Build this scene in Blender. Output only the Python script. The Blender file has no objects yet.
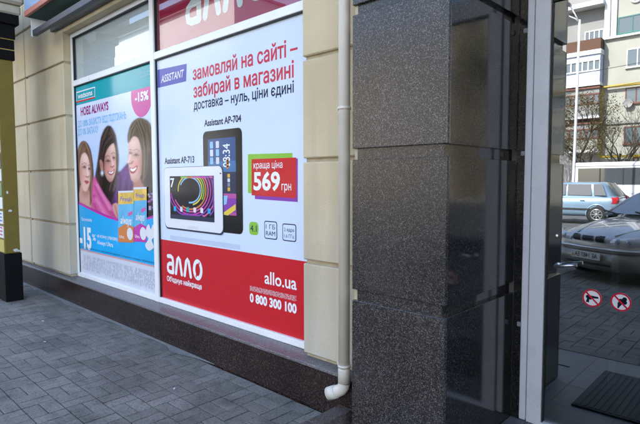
import bpy, math, random
from mathutils import Vector, Matrix
from mathutils.geometry import delaunay_2d_cdt, tessellate_polygon
random.seed(7)
R = math.radians
scene = bpy.context.scene
col = scene.collection

# ------------------------------------------------------------------ camera
CAM = (Vector((0.726151, 0.687532, -0.002044)),      # right
       Vector((0.041468, -0.046765, -0.998045)),     # down
       Vector((-0.686283, 0.724646, -0.062469)))     # forward
FPX, CX, CY, EYE = 502.965, 320.0, 212.0, 1.55
cam_data = bpy.data.cameras.new('camera')
cam_data.sensor_width = 36.0
cam_data.lens = FPX / 640.0 * 36.0
cam_data.clip_start = 0.05
cam_data.clip_end = 600
cam = bpy.data.objects.new('camera', cam_data)
mw = Matrix.Identity(4)
for r in range(3):
    mw[r][0] = CAM[0][r]; mw[r][1] = -CAM[1][r]; mw[r][2] = -CAM[2][r]
mw[2][3] = EYE
cam.matrix_world = mw
col.objects.link(cam)
scene.camera = cam

# ------------------------------------------------------------------ sky, sun, exposure
SUN_EL, SUN_AZ = R(42), math.atan2(-0.38, 0.92)      # sun stands behind the shop, a little to the left
world = bpy.data.worlds.new('World'); scene.world = world; world.use_nodes = True
wn = world.node_tree.nodes; wl = world.node_tree.links
sky = wn.new('ShaderNodeTexSky'); sky.sky_type = 'NISHITA'; sky.sun_disc = False
sky.sun_elevation = SUN_EL; sky.sun_rotation = SUN_AZ
sky.air_density = 1.0; sky.dust_density = 1.5; sky.ozone_density = 1.0
wl.new(sky.outputs[0], wn['Background'].inputs['Color'])
wn['Background'].inputs['Strength'].default_value = 0.13
sun_data = bpy.data.lights.new('sun', 'SUN'); sun_data.energy = 4.0; sun_data.angle = R(0.53)
sun_data.color = (1.0, 0.95, 0.86)
sun = bpy.data.objects.new('sun', sun_data); col.objects.link(sun)
sdir = Vector((math.sin(SUN_AZ) * math.cos(SUN_EL), math.cos(SUN_AZ) * math.cos(SUN_EL), math.sin(SUN_EL)))
sun.rotation_euler = sdir.to_track_quat('Z', 'Y').to_euler()
sun.location = (0, 0, 40)
vs = scene.view_settings
vs.view_transform = 'Standard'; vs.look = 'None'; vs.gamma = 1.0; vs.exposure = 2.72
vs.use_curve_mapping = False
scene.cycles.max_bounces = 10; scene.cycles.transparent_max_bounces = 12
scene.cycles.glossy_bounces = 6
scene.cycles.use_denoising = True

# ------------------------------------------------------------------ pixel helpers
def ray(u, v):
    return CAM[0] * ((u - CX) / FPX) + CAM[1] * ((v - CY) / FPX) + CAM[2]
def on_y(u, v, y):
    d = ray(u, v); t = y / d.y
    return Vector((d.x * t, y, EYE + d.z * t))
def project(p):
    q = Vector(p) - Vector((0, 0, EYE))
    z = q.dot(CAM[2])
    if z <= 0.05: return None
    return CX + FPX * q.dot(CAM[0]) / z, CY + FPX * q.dot(CAM[1]) / z, z

# ------------------------------------------------------------------ materials
MATS = {}
def principled(name):
    m = bpy.data.materials.new(name); m.use_nodes = True
    nt = m.node_tree
    return m, nt, nt.nodes['Principled BSDF'], nt.nodes, nt.links
def texco(nodes, links, scale=1.0):
    tc = nodes.new('ShaderNodeTexCoord'); mp = nodes.new('ShaderNodeMapping')
    mp.inputs['Scale'].default_value = (scale,) * 3 if not isinstance(scale, tuple) else scale
    links.new(tc.outputs['Object'], mp.inputs['Vector'])
    return mp
def ramp(nodes, stops):
    r = nodes.new('ShaderNodeValToRGB')
    el = r.color_ramp.elements
    while len(el) < len(stops): el.new(0.5)
    for e, (p, c) in zip(el, stops):
        e.position = p
        e.color = (c[0], c[1], c[2], 1) if isinstance(c, (tuple, list)) else (c, c, c, 1)
    return r
def plain(name, c, rough=0.5, metal=0.0, var=0.0, scale=8.0, bump=0.0, bscale=60.0, coat=0.0, spec=0.5, island=0.0):
    if name in MATS: return MATS[name]
    m, nt, b, N, L = principled(name)
    b.inputs['Base Color'].default_value = (*c, 1); b.inputs['Roughness'].default_value = rough
    b.inputs['Metallic'].default_value = metal; b.inputs['Coat Weight'].default_value = coat
    b.inputs['Coat Roughness'].default_value = 0.04
    b.inputs['Specular IOR Level'].default_value = spec
    mp = None
    if var or bump: mp = texco(N, L)
    if var:
        n = N.new('ShaderNodeTexNoise'); n.inputs['Scale'].default_value = scale; n.inputs['Detail'].default_value = 6
        L.new(mp.outputs[0], n.inputs['Vector'])
        r = ramp(N, [(0.25, tuple(x * (1 - var) for x in c)), (0.75, tuple(min(1, x * (1 + var)) for x in c))])
        L.new(n.outputs[0], r.inputs[0]); L.new(r.outputs[0], b.inputs['Base Color'])
        rr = N.new('ShaderNodeMapRange'); rr.inputs['To Min'].default_value = max(0.02, rough - 0.12); rr.inputs['To Max'].default_value = min(1, rough + 0.12)
        L.new(n.outputs[0], rr.inputs['Value']); L.new(rr.outputs[0], b.inputs['Roughness'])
        if island:
            g = N.new('ShaderNodeNewGeometry'); hs = N.new('ShaderNodeMix'); hs.data_type = 'RGBA'; hs.blend_type = 'MULTIPLY'
            hs.inputs['Factor'].default_value = 1
            r2 = ramp(N, [(0, 1 - island), (1, 1.0)])
            L.new(g.outputs['Random Per Island'], r2.inputs[0])
            L.new(r.outputs[0], hs.inputs[6]); L.new(r2.outputs[0], hs.inputs[7]); L.new(hs.outputs[2], b.inputs['Base Color'])
    if bump:
        n2 = N.new('ShaderNodeTexNoise'); n2.inputs['Scale'].default_value = bscale; n2.inputs['Detail'].default_value = 8
        L.new(mp.outputs[0], n2.inputs['Vector'])
        bp = N.new('ShaderNodeBump'); bp.inputs['Strength'].default_value = bump; bp.inputs['Distance'].default_value = 0.01
        L.new(n2.outputs[0], bp.inputs['Height']); L.new(bp.outputs[0], b.inputs['Normal'])
    MATS[name] = m
    return m
def granite(name, dark, mid, fleck, scale, rough, amount=0.80, tint=None):
    m, nt, b, N, L = principled(name)
    mp = texco(N, L)
    v = N.new('ShaderNodeTexVoronoi'); v.inputs['Scale'].default_value = scale; v.inputs['Randomness'].default_value = 1
    L.new(mp.outputs[0], v.inputs['Vector'])
    sep = N.new('ShaderNodeSeparateColor'); L.new(v.outputs['Color'], sep.inputs[0])
    r1 = ramp(N, [(0.0, dark), (0.45, mid), (amount, mid), (amount + 0.06, fleck), (1, fleck)])
    L.new(sep.outputs[0], r1.inputs[0])
    v2 = N.new('ShaderNodeTexVoronoi'); v2.inputs['Scale'].default_value = scale * 2.3
    L.new(mp.outputs[0], v2.inputs['Vector'])
    sep2 = N.new('ShaderNodeSeparateColor'); L.new(v2.outputs['Color'], sep2.inputs[0])
    r2 = ramp(N, [(0.0, 0.45), (0.6, 0.9), (0.9, 1.0), (1, 1.7)])
    L.new(sep2.outputs[1], r2.inputs[0])
    mx = N.new('ShaderNodeMix'); mx.data_type = 'RGBA'; mx.blend_type = 'MULTIPLY'; mx.inputs['Factor'].default_value = 1
    L.new(r1.outputs[0], mx.inputs[6]); L.new(r2.outputs[0], mx.inputs[7])
    n = N.new('ShaderNodeTexNoise'); n.inputs['Scale'].default_value = 2.5; n.inputs['Detail'].default_value = 5
    L.new(mp.outputs[0], n.inputs['Vector'])
    r3 = ramp(N, [(0.3, 0.75), (0.7, 1.15)]); L.new(n.outputs[0], r3.inputs[0])
    mx2 = N.new('ShaderNodeMix'); mx2.data_type = 'RGBA'; mx2.blend_type = 'MULTIPLY'; mx2.inputs['Factor'].default_value = 1
    L.new(mx.outputs[2], mx2.inputs[6]); L.new(r3.outputs[0], mx2.inputs[7])
    oi = N.new('ShaderNodeObjectInfo'); r4 = ramp(N, [(0, 0.86), (1, 1.14)]); L.new(oi.outputs['Random'], r4.inputs[0])
    mx3 = N.new('ShaderNodeMix'); mx3.data_type = 'RGBA'; mx3.blend_type = 'MULTIPLY'; mx3.inputs['Factor'].default_value = 1
    L.new(mx2.outputs[2], mx3.inputs[6]); L.new(r4.outputs[0], mx3.inputs[7])
    L.new(mx3.outputs[2], b.inputs['Base Color'])
    rr = N.new('ShaderNodeMapRange'); rr.inputs['To Min'].default_value = rough * 0.6; rr.inputs['To Max'].default_value = rough * 1.5
    L.new(n.outputs[0], rr.inputs['Value']); L.new(rr.outputs[0], b.inputs['Roughness'])
    MATS[name] = m
    return m
def glass(name, reflect, tint, rough=0.0):
    m = bpy.data.materials.new(name); m.use_nodes = True
    N, L = m.node_tree.nodes, m.node_tree.links
    for n in list(N):
        if n.type != 'OUTPUT_MATERIAL': N.remove(n)
    out = N['Material Output']
    t = N.new('ShaderNodeBsdfTransparent'); t.inputs['Color'].default_value = (*tint, 1)
    g = N.new('ShaderNodeBsdfGlossy'); g.inputs['Roughness'].default_value = rough; g.inputs['Color'].default_value = (0.93, 0.97, 1.0, 1)
    fr = N.new('ShaderNodeFresnel'); fr.inputs['IOR'].default_value = 1.5
    add = N.new('ShaderNodeMath'); add.operation = 'ADD'; add.inputs[1].default_value = reflect; add.use_clamp = True
    mix = N.new('ShaderNodeMixShader')
    geo_ = N.new('ShaderNodeNewGeometry'); inv = N.new('ShaderNodeMath'); inv.operation = 'SUBTRACT'; inv.inputs[0].default_value = 1
    mul = N.new('ShaderNodeMath'); mul.operation = 'MULTIPLY'       # the rear skin of the pane only lets light through
    L.new(geo_.outputs['Backfacing'], inv.inputs[1]); L.new(add.outputs[0], mul.inputs[0]); L.new(inv.outputs[0], mul.inputs[1])
    L.new(fr.outputs[0], add.inputs[0]); L.new(mul.outputs[0], mix.inputs[0]); L.new(t.outputs[0], mix.inputs[1]); L.new(g.outputs[0], mix.inputs[2])
    L.new(mix.outputs[0], out.inputs[0])
    MATS[name] = m
    return m
def printed(name, c):                                  # print on glossy film
    return plain('print ' + name, c, rough=0.10, spec=0.17)

plain('white pvc', (0.80, 0.81, 0.82), 0.32, var=0.03, scale=5)
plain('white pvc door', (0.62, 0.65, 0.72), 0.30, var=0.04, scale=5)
plain('gasket', (0.012, 0.012, 0.014), 0.6)
plain('downpipe plastic', (0.62, 0.58, 0.50), 0.38, var=0.08, scale=4)
plain('paper scrap', (0.62, 0.62, 0.62), 0.9)
plain('metal', (0.55, 0.56, 0.58), 0.28, metal=1.0)
plain('grey metal', (0.22, 0.24, 0.27), 0.45, var=0.1)
plain('blind', (0.84, 0.85, 0.88), 0.8, var=0.04, scale=2)
plain('dark room', (0.05, 0.055, 0.055), 0.8, var=0.2, scale=2)
plain('shop wall', (0.34, 0.37, 0.36), 0.8, var=0.1, scale=2)
plain('rubber mat', (0.025, 0.027, 0.026), 0.75, var=0.25, scale=30)
plain('porch tile', (0.125, 0.125, 0.13), 0.55, var=0.25, scale=9, bump=0.15, bscale=90)
plain('asphalt', (0.075, 0.078, 0.085), 0.85, var=0.3, scale=3, bump=0.3, bscale=80)
plain('kerb stone', (0.30, 0.29, 0.28), 0.8, var=0.2, scale=6, bump=0.2)
plain('joint sand', (0.035, 0.035, 0.038), 0.95, var=0.35, scale=12, bump=0.3)
# paving is made below
plain('cement smear', (0.155, 0.15, 0.145), 0.9, var=0.22, scale=14, bump=0.4, bscale=40)
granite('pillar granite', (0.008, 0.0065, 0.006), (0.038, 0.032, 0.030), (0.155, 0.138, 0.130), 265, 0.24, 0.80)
granite('shaded polished granite', (0.008, 0.0075, 0.008), (0.020, 0.019, 0.020), (0.07, 0.066, 0.066), 250, 0.09, 0.82)  # polished side finish; the recess shade is also put into its darker colour
granite('plinth granite', (0.010, 0.006, 0.005), (0.034, 0.021, 0.0175), (0.10, 0.070, 0.062), 190, 0.22, 0.86)
granite('ledge granite', (0.10, 0.09, 0.095), (0.17, 0.155, 0.16), (0.3, 0.28, 0.28), 160, 0.38, 0.8)
granite('kerb granite', (0.05, 0.035, 0.03), (0.105, 0.08, 0.07), (0.2, 0.17, 0.16), 150, 0.6, 0.85)
glass('door glass', 0.24, (0.50, 0.55, 0.55))
glass('shop glass', 0.03, (0.85, 0.88, 0.88))
plain('far glass', (0.10, 0.13, 0.15), 0.06, spec=1.0)

def plaster_mat():
    m, nt, b, N, L = principled('plaster')
    mp = texco(N, L)
    n = N.new('ShaderNodeTexNoise'); n.inputs['Scale'].default_value = 1.6; n.inputs['Detail'].default_value = 7
    L.new(mp.outputs[0], n.inputs['Vector'])
    r = ramp(N, [(0.3, (0.50, 0.41, 0.255)), (0.55, (0.58, 0.485, 0.32)), (0.8, (0.64, 0.55, 0.385))])
    L.new(n.outputs[0], r.inputs[0])
    # splash dirt, grey and pale, thinning out with height
    sp = N.new('ShaderNodeSeparateXYZ'); tc = N.new('ShaderNodeTexCoord'); L.new(tc.outputs['Object'], sp.inputs[0])
    mr = N.new('ShaderNodeMapRange'); mr.inputs['From Min'].default_value = 0.3; mr.inputs['From Max'].default_value = 1.5
    mr.inputs['To Min'].default_value = 0.85; mr.inputs['To Max'].default_value = 0.0
    L.new(sp.outputs['Z'], mr.inputs['Value'])
    n3 = N.new('ShaderNodeTexNoise'); n3.inputs['Scale'].default_value = 5; n3.inputs['Detail'].default_value = 8
    L.new(mp.outputs[0], n3.inputs['Vector'])
    mu = N.new('ShaderNodeMath'); mu.operation = 'MULTIPLY'; mu.use_clamp = True
    m2 = N.new('ShaderNodeMath'); m2.operation = 'MULTIPLY'; m2.inputs[1].default_value = 1.5
    L.new(n3.outputs[0], m2.inputs[0]); L.new(mr.outputs[0], mu.inputs[0]); L.new(m2.outputs[0], mu.inputs[1])
    mx = N.new('ShaderNodeMix'); mx.data_type = 'RGBA'; mx.inputs[7].default_value = (0.49, 0.47, 0.42, 1)
    L.new(mu.outputs[0], mx.inputs['Factor']); L.new(r.outputs[0], mx.inputs[6])
    mp2 = texco(N, L, (3.0, 3.0, 0.35)); n4 = N.new('ShaderNodeTexNoise'); n4.inputs['Scale'].default_value = 1.5; n4.inputs['Detail'].default_value = 7
    L.new(mp2.outputs[0], n4.inputs['Vector']); r5 = ramp(N, [(0.32, 0.86), (0.5, 1.0), (1, 1.0)]); L.new(n4.outputs[0], r5.inputs[0])
    mx5 = N.new('ShaderNodeMix'); mx5.data_type = 'RGBA'; mx5.blend_type = 'MULTIPLY'; mx5.inputs['Factor'].default_value = 1
    L.new(mx.outputs[2], mx5.inputs[6]); L.new(r5.outputs[0], mx5.inputs[7]); L.new(mx5.outputs[2], b.inputs['Base Color'])
    b.inputs['Roughness'].default_value = 0.88
    v = N.new('ShaderNodeTexNoise'); v.inputs['Scale'].default_value = 130; v.inputs['Detail'].default_value = 4
    L.new(mp.outputs[0], v.inputs['Vector'])
    bp = N.new('ShaderNodeBump'); bp.inputs['Strength'].default_value = 0.35; bp.inputs['Distance'].default_value = 0.008
    L.new(v.outputs[0], bp.inputs['Height']); L.new(bp.outputs[0], b.inputs['Normal'])
    MATS['plaster'] = m
plaster_mat()
def paving_mat():
    m, nt, b, N, L = principled('paving'); MATS['paving'] = m
    g = N.new('ShaderNodeNewGeometry'); oi = N.new('ShaderNodeObjectInfo')
    ad = N.new('ShaderNodeMath'); ad.operation = 'ADD'; fr = N.new('ShaderNodeMath'); fr.operation = 'FRACT'
    L.new(g.outputs['Random Per Island'], ad.inputs[0]); L.new(oi.outputs['Random'], ad.inputs[1]); L.new(ad.outputs[0], fr.inputs[0])
    cur = ramp(N, [(0, (0.150, 0.136, 0.118)), (0.35, (0.166, 0.151, 0.131)), (0.8, (0.182, 0.165, 0.144)), (1, (0.202, 0.184, 0.160))])
    L.new(fr.outputs[0], cur.inputs[0]); out = cur.outputs[0]
    for sc, det, stops in ((1.3, 6, [(0.34, 0.62), (0.52, 1.0), (0.75, 1.12)]), (9, 8, [(0.30, 0.68), (0.5, 1.0), (0.8, 1.15)]), (60, 6, [(0.30, 0.55), (0.46, 1.0), (0.7, 1.25)]), (240, 3, [(0.30, 0.72), (0.6, 1.1)])):
        n = N.new('ShaderNodeTexNoise'); n.inputs['Scale'].default_value = sc; n.inputs['Detail'].default_value = det
        L.new(g.outputs['Position'], n.inputs['Vector'])
        r = ramp(N, stops); L.new(n.outputs[0], r.inputs[0])
        mx = N.new('ShaderNodeMix'); mx.data_type = 'RGBA'; mx.blend_type = 'MULTIPLY'; mx.inputs['Factor'].default_value = 1
        L.new(out, mx.inputs[6]); L.new(r.outputs[0], mx.inputs[7]); out = mx.outputs[2]
    L.new(out, b.inputs['Base Color']); b.inputs['Roughness'].default_value = 0.85
    n = N.new('ShaderNodeTexNoise'); n.inputs['Scale'].default_value = 90; n.inputs['Detail'].default_value = 8
    L.new(g.outputs['Position'], n.inputs['Vector'])
    bp = N.new('ShaderNodeBump'); bp.inputs['Strength'].default_value = 0.5; bp.inputs['Distance'].default_value = 0.006
    L.new(n.outputs[0], bp.inputs['Height']); L.new(bp.outputs[0], b.inputs['Normal'])
paving_mat()
plain('plaster groove', (0.42, 0.36, 0.25), 0.9, var=0.2, scale=10)

# ------------------------------------------------------------------ mesh helpers
class MB:
    def __init__(self): self.v = []; self.f = []; self.s = []
    def add(self, vs, fs, smooth=False):
        o = len(self.v); self.v += [tuple(p) for p in vs]
        for f in fs: self.f.append([i + o for i in f]); self.s.append(smooth)
        return self
    def box(self, x0, x1, y0, y1, z0, z1):
        vs = [(x0, y0, z0), (x1, y0, z0), (x1, y1, z0), (x0, y1, z0), (x0, y0, z1), (x1, y0, z1), (x1, y1, z1), (x0, y1, z1)]
        return self.add(vs, [(3, 2, 1, 0), (4, 5, 6, 7), (0, 1, 5, 4), (1, 2, 6, 5), (2, 3, 7, 6), (3, 0, 4, 7)])
    def bbox(self, x0, x1, y0, y1, z0, z1, b=0.006):     # box with chamfered edges
        import itertools
        idx = {}; vs = []
        c = [(x0, x1), (y0, y1), (z0, z1)]
        for s in itertools.product((0, 1), repeat=3):
            for a in range(3):
                p = [0, 0, 0]
                for k in range(3):
                    p[k] = c[k][s[k]] if k == a else c[k][s[k]] + (b if s[k] == 0 else -b)
                idx[(s, a)] = len(vs); vs.append(tuple(p))
        fs = []
        for a in range(3):
            o1, o2 = (a + 1) % 3, (a + 2) % 3
            for sd in (0, 1):
                q = []
                for t in ((0, 0), (1, 0), (1, 1), (0, 1)):
                    s = [0, 0, 0]; s[a] = sd; s[o1] = t[0]; s[o2] = t[1]; q.append(idx[(tuple(s), a)])
                fs.append(q if sd else q[::-1])
        for a in range(3):
            o1, o2 = (a + 1) % 3, (a + 2) % 3
            for s1 in (0, 1):
                for s2 in (0, 1):
                    s = [0, 0, 0]; s[o1] = s1; s[o2] = s2; t = list(s); t[a] = 1
                    s, t = tuple(s), tuple(t)
                    q = [idx[(s, o1)], idx[(t, o1)], idx[(t, o2)], idx[(s, o2)]]
                    fs.append(q if s1 == s2 else q[::-1])
        for s in itertools.product((0, 1), repeat=3):
            q = [idx[(s, a)] for a in range(3)]
            fs.append(q if sum(s) % 2 else q[::-1])
        return self.add(vs, fs)
    def tube(self, pts, rad, n=12, caps=True):
        pts = [Vector(p) for p in pts]
        rads = rad if isinstance(rad, (list, tuple)) else [rad] * len(pts)
        vs = []; prev = None
        for i, p in enumerate(pts):
            a = pts[max(i - 1, 0)]; c = pts[min(i + 1, len(pts) - 1)]
            t = (c - a).normalized()
            if prev is None:
                h = Vector((0, 0, 1)) if abs(t.z) < 0.9 else Vector((1, 0, 0))
                e1 = t.cross(h).normalized()
            else:
                e1 = (prev - t * prev.dot(t)).normalized()
            prev = e1; e2 = t.cross(e1)
            for k in range(n):
                an = 2 * math.pi * k / n
                vs.append(p + (e1 * math.cos(an) + e2 * math.sin(an)) * rads[i])
        fs = []
        for i in range(len(pts) - 1):
            for k in range(n):
                fs.append((i * n + k, i * n + (k + 1) % n, (i + 1) * n + (k + 1) % n, (i + 1) * n + k))
        self.add(vs, fs, True)
        if caps:
            o = len(self.v) - len(vs)
            self.f.append([o + k for k in range(n)][::-1]); self.s.append(False)
            self.f.append([o + (len(pts) - 1) * n + k for k in range(n)]); self.s.append(False)
        return self
    def prism(self, poly, axis, a0, a1):                 # polygon in the two other axes, extruded along axis
        def mk(p, a):
            if axis == 'x': return (a, p[0], p[1])
            if axis == 'y': return (p[0], a, p[1])
            return (p[0], p[1], a)
        n = len(poly)
        vs = [mk(p, a0) for p in poly] + [mk(p, a1) for p in poly]
        fs = [list(range(n))[::-1], [n + k for k in range(n)]] + [(k, (k + 1) % n, n + (k + 1) % n, n + k) for k in range(n)]
        return self.add(vs, fs)
    def lathe(self, prof, c, axis='y', n=24):            # prof: (radius, offset along axis)
        vs = []
        for r, a in prof:
            for k in range(n):
                t = 2 * math.pi * k / n; p, q = r * math.cos(t), r * math.sin(t)
                d = {'x': (a, p, q), 'y': (p, a, q), 'z': (p, q, a)}[axis]
                vs.append((c[0] + d[0], c[1] + d[1], c[2] + d[2]))
        fs = [(i * n + k, i * n + (k + 1) % n, (i + 1) * n + (k + 1) % n, (i + 1) * n + k) for i in range(len(prof) - 1) for k in range(n)]
        return self.add(vs, fs, True)
    def mesh(self, name, mat):
        me = bpy.data.meshes.new(name); me.from_pydata(self.v, [], self.f)
        me.polygons.foreach_set('use_smooth', self.s)
        if mat: me.materials.append(MATS[mat] if isinstance(mat, str) else mat)
        me.update()
        return me
    def build(self, name, mat, parent=None, kind=None, recalc=True):
        me = self.mesh(name, mat)
        if recalc:
            import bmesh
            bm = bmesh.new(); bm.from_mesh(me); bmesh.ops.recalc_face_normals(bm, faces=bm.faces); bm.to_mesh(me); bm.free()
        return put(name, me, parent, kind)
def put(name, me, parent=None, kind=None):
    o = bpy.data.objects.new(name, me); col.objects.link(o)
    if parent is not None: o.parent = parent
    if kind: o['kind'] = kind
    return o
def tag(o, label, cat, group=None):
    o['label'] = label; o['category'] = cat
    if group: o['group'] = group
    return o
def thing(name, label, cat, group=None, loc=(0, 0, 0), rz=0.0):
    o = bpy.data.objects.new(name, None); col.objects.link(o); o.location = loc; o.rotation_euler = (0, 0, rz)
    return tag(o, label, cat, group)
def box(name, mat, parent, *d, b=0.0):
    m = MB()
    (m.bbox(*d, b=b) if b else m.box(*d))
    return m.build(name, mat, parent, recalc=False)
def subsurf(o, lv=2):
    md = o.modifiers.new('s', 'SUBSURF'); md.levels = lv; md.render_levels = lv
    return o

# --- lettering: glyph outlines, filled by a constrained triangulation
_cap = {}
def outline(body, bold, spacing=1.0):
    c = bpy.data.curves.new('t', 'FONT'); c.body = body; c.resolution_u = 3
    c.fill_mode = 'NONE'; c.space_character = spacing
    o = bpy.data.objects.new('t', c); col.objects.link(o)
    dg = bpy.context.evaluated_depsgraph_get(); dg.update()
    me = bpy.data.meshes.new_from_object(o.evaluated_get(dg))
    vs = [(v.co.x, v.co.y) for v in me.vertices]; es = [tuple(e.vertices) for e in me.edges]
    bpy.data.objects.remove(o); bpy.data.curves.remove(c); bpy.data.meshes.remove(me)
    return vs, es
def cap_height(bold):
    if bold not in _cap:
        vs, _ = outline('H', bold); _cap[bold] = max(v[1] for v in vs) - min(v[1] for v in vs)
    return _cap[bold]
def embolden(loops, d):
    """heavier strokes: push the outlines of one glyph outwards (its holes close in)"""
    area = lambda l: sum(l[k - 1][0] * l[k][1] - l[k][0] * l[k - 1][1] for k in range(len(l)))
    sg = 1 if area(max(loops, key=lambda l: abs(area(l)))) > 0 else -1
    fat = []
    for l in loops:
        q = [l[0]]
        for p in l[1:]:
            if math.hypot(p[0] - q[-1][0], p[1] - q[-1][1]) > 2e-3: q.append(p)
        if len(q) > 3 and math.hypot(q[0][0] - q[-1][0], q[0][1] - q[-1][1]) < 2e-3: q.pop()
        o = []; n = len(q)
        for k in range(n):
            a = Vector(q[k]) - Vector(q[k - 1]); b = Vector(q[(k + 1) % n]) - Vector(q[k]); a.normalize(); b.normalize()
            na = Vector((a.y, -a.x)) * sg; nb = Vector((b.y, -b.x)) * sg; mv = na + nb
            v = Vector(q[k]) + mv * (d / max(0.35, 1 + na.dot(nb)))
            o.append((v.x, v.y))
        fat.append(o)
    return fat
def glyphs(body, bold=0.0, spacing=1.0):
    vs, es = outline(body, bold, spacing)
    nxt = {}
    for a, b in es: nxt.setdefault(a, []).append(b); nxt.setdefault(b, []).append(a)
    seen = set(); loops = []
    for s in range(len(vs)):
        if s in seen or s not in nxt: continue
        lp = [s]; seen.add(s); cur = s
        while True:
            cand = [k for k in nxt[cur] if k not in seen]
            if not cand: break
            cand.sort(key=lambda k: (k != cur + 1, k)); cur = cand[0]; seen.add(cur); lp.append(cur)
        if len(lp) > 2: loops.append([vs[k] for k in lp])
    # loops that overlap in x belong to one glyph: triangulate cluster by cluster
    info = sorted([(min(p[0] for p in l), max(p[0] for p in l), l) for l in loops], key=lambda t: t[0])
    clusters = []
    for a, b, l in info:
        if clusters and a < clusters[-1][1] - 1e-5: clusters[-1][1] = max(b, clusters[-1][1]); clusters[-1][2].append(l)
        else: clusters.append([a, b, [l]])
    V, F = [], []
    for _, _, ls in clusters:
        if bold: ls = embolden(ls, min(bold, 0.042))
        pv, pe = [], []
        for l in ls:
            o = len(pv); n = len(l); pv += [Vector(p) for p in l]; pe += [(o + k, o + (k + 1) % n) for k in range(n)]
        ov, oe, of, *_r = delaunay_2d_cdt(pv, pe, [], 0, 1e-6)
        base = len(V); V += [(p.x, p.y) for p in ov]
        for f in of:
            cx = sum(ov[k].x for k in f) / len(f); cy = sum(ov[k].y for k in f) / len(f)
            w = 0
            for l in ls:
                n = len(l)
                for k in range(n):
                    (x0, y0), (x1, y1) = l[k], l[(k + 1) % n]
                    if (y0 <= cy) != (y1 <= cy):
                        if x0 + (cy - y0) / (y1 - y0) * (x1 - x0) > cx: w += 1 if y1 > y0 else -1
            if w: F.append([base + k for k in f])
    return V, F
def lettering(body, origin, ux, uz, width, cap, mat, parent, bold=0.0, name='lettering', shear=0.0, spacing=1.0):
    V, F = glyphs(body, bold, spacing)
    x0 = min(p[0] for p in V); x1 = max(p[0] for p in V)
    sx = width / (x1 - x0); sz = cap / cap_height(bold)
    origin, ux, uz = Vector(origin), Vector(ux), Vector(uz)
    m = MB(); m.add([origin + ux * ((p[0] - x0) * sx + shear * p[1] * sz) + uz * (p[1] * sz) for p in V], F)
    return m.build(name, mat, parent, kind='stuff', recalc=False)

# ================================================================== STRUCTURE
YP, YW, YL, YD = 2.475, 2.60, 2.40, 3.17              # plaster face, window print, plinth face, door glass
ZL, ZPORCH = 0.302, 0.02

# ground, pavement, road
g = MB(); g.box(-260, 160, -120, -6.35, -0.5, -0.12); road = g.build('road', 'asphalt', kind='structure')
g = MB(); g.box(-260, 160, -6.2, 14, -0.5, -0.022); pavement = g.build('pavement', 'joint sand', kind='structure')
for k in range(24):                                     # kerb stones along the road
    kb = MB(); kb.bbox(-14 + k * 1.0 + 0.004, -13 + k * 1.0 - 0.004, -6.35, -6.2, -0.4, 0.012, b=0.015); kb.build('kerb_stone', 'kerb stone', pavement, recalc=False)
g = MB(); g.box(-260, 160, -120, -28.5, -0.119, 0.0); far_pavement = g.build('far_pavement', 'kerb stone', kind='structure')

# paving: basket weave, cell 0.21 m
CELL = 0.21
def brick_geo(lx, ly):
    h = 0.002; b = 0.0025
    m = MB(); x, y = lx / 2, ly / 2
    vs = [(-x, -y, -0.03), (x, -y, -0.03), (x, y, -0.03), (-x, y, -0.03), (-x, -y, -h), (x, -y, -h), (x, y, -h), (-x, y, -h),
          (-x + b, -y + b, 0), (x - b, -y + b, 0), (x - b, y - b, 0), (-x + b, y - b, 0)]
    fs = [(0, 1, 5, 4), (1, 2, 6, 5), (2, 3, 7, 6), (3, 0, 4, 7), (4, 5, 9, 8), (5, 6, 10, 9), (6, 7, 11, 10), (7, 4, 8, 11), (8, 9, 10, 11)]
    m.add(vs, fs); return m
GAP = 0.006
spots = []
i0, i1 = int(-12.6 / CELL), int(3.2 / CELL)
for i in range(i0, i1):
    for j in range(0, 27):
        cx = i * CELL; cy = 2.285 - (j + 0.5) * CELL
        if cx > -2.2 and cy > 1.45: continue
        if (i + j) % 2:
            spots.append((cx + CELL / 2, cy + CELL / 4, 0)); spots.append((cx + CELL / 2, cy - CELL / 4, 0))
        else:
            spots.append((cx + CELL / 4, cy, 1)); spots.append((cx + CELL * 3 / 4, cy, 1))
    if (i + 0.5) * CELL < -2.1: spots.append((i * CELL + CELL / 2, 2.285 + CELL / 4, 0))
rank = []
for s in spots:
    p = project((s[0], s[1], 0))
    if p and -8 < p[0] < 345 and 280 < p[1] < 430: rank.append((p[2], s))
rank.sort()
near = set(s for _, s in rank[:300])
geo = {0: brick_geo(CELL - GAP, CELL / 2 - GAP), 1: brick_geo(CELL / 2 - GAP, CELL - GAP)}
bm_ = {k: geo[k].mesh('paving_brick', 'paving') for k in geo}
rest = MB()
for s in spots:
    dz = random.uniform(-0.0025, 0.0015); tx, ty = random.uniform(-0.006, 0.006), random.uniform(-0.005, 0.005); rz = random.uniform(-0.012, 0.012)
    if s in near:
        o = put('paving_brick', bm_[s[2]], pavement); o.location = (s[0], s[1], dz); o.rotation_euler = (tx, ty, rz)
    else:
        c_, s_ = math.cos(rz), math.sin(rz)
        rest.add([(s[0] + v[0] * c_ - v[1] * s_, s[1] + v[0] * s_ + v[1] * c_, v[2] + dz + v[1] * tx - v[0] * ty) for v in geo[s[2]].v], geo[s[2]].f)
rest.build('paving_bricks', 'paving', pavement, kind='stuff', recalc=False)
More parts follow.
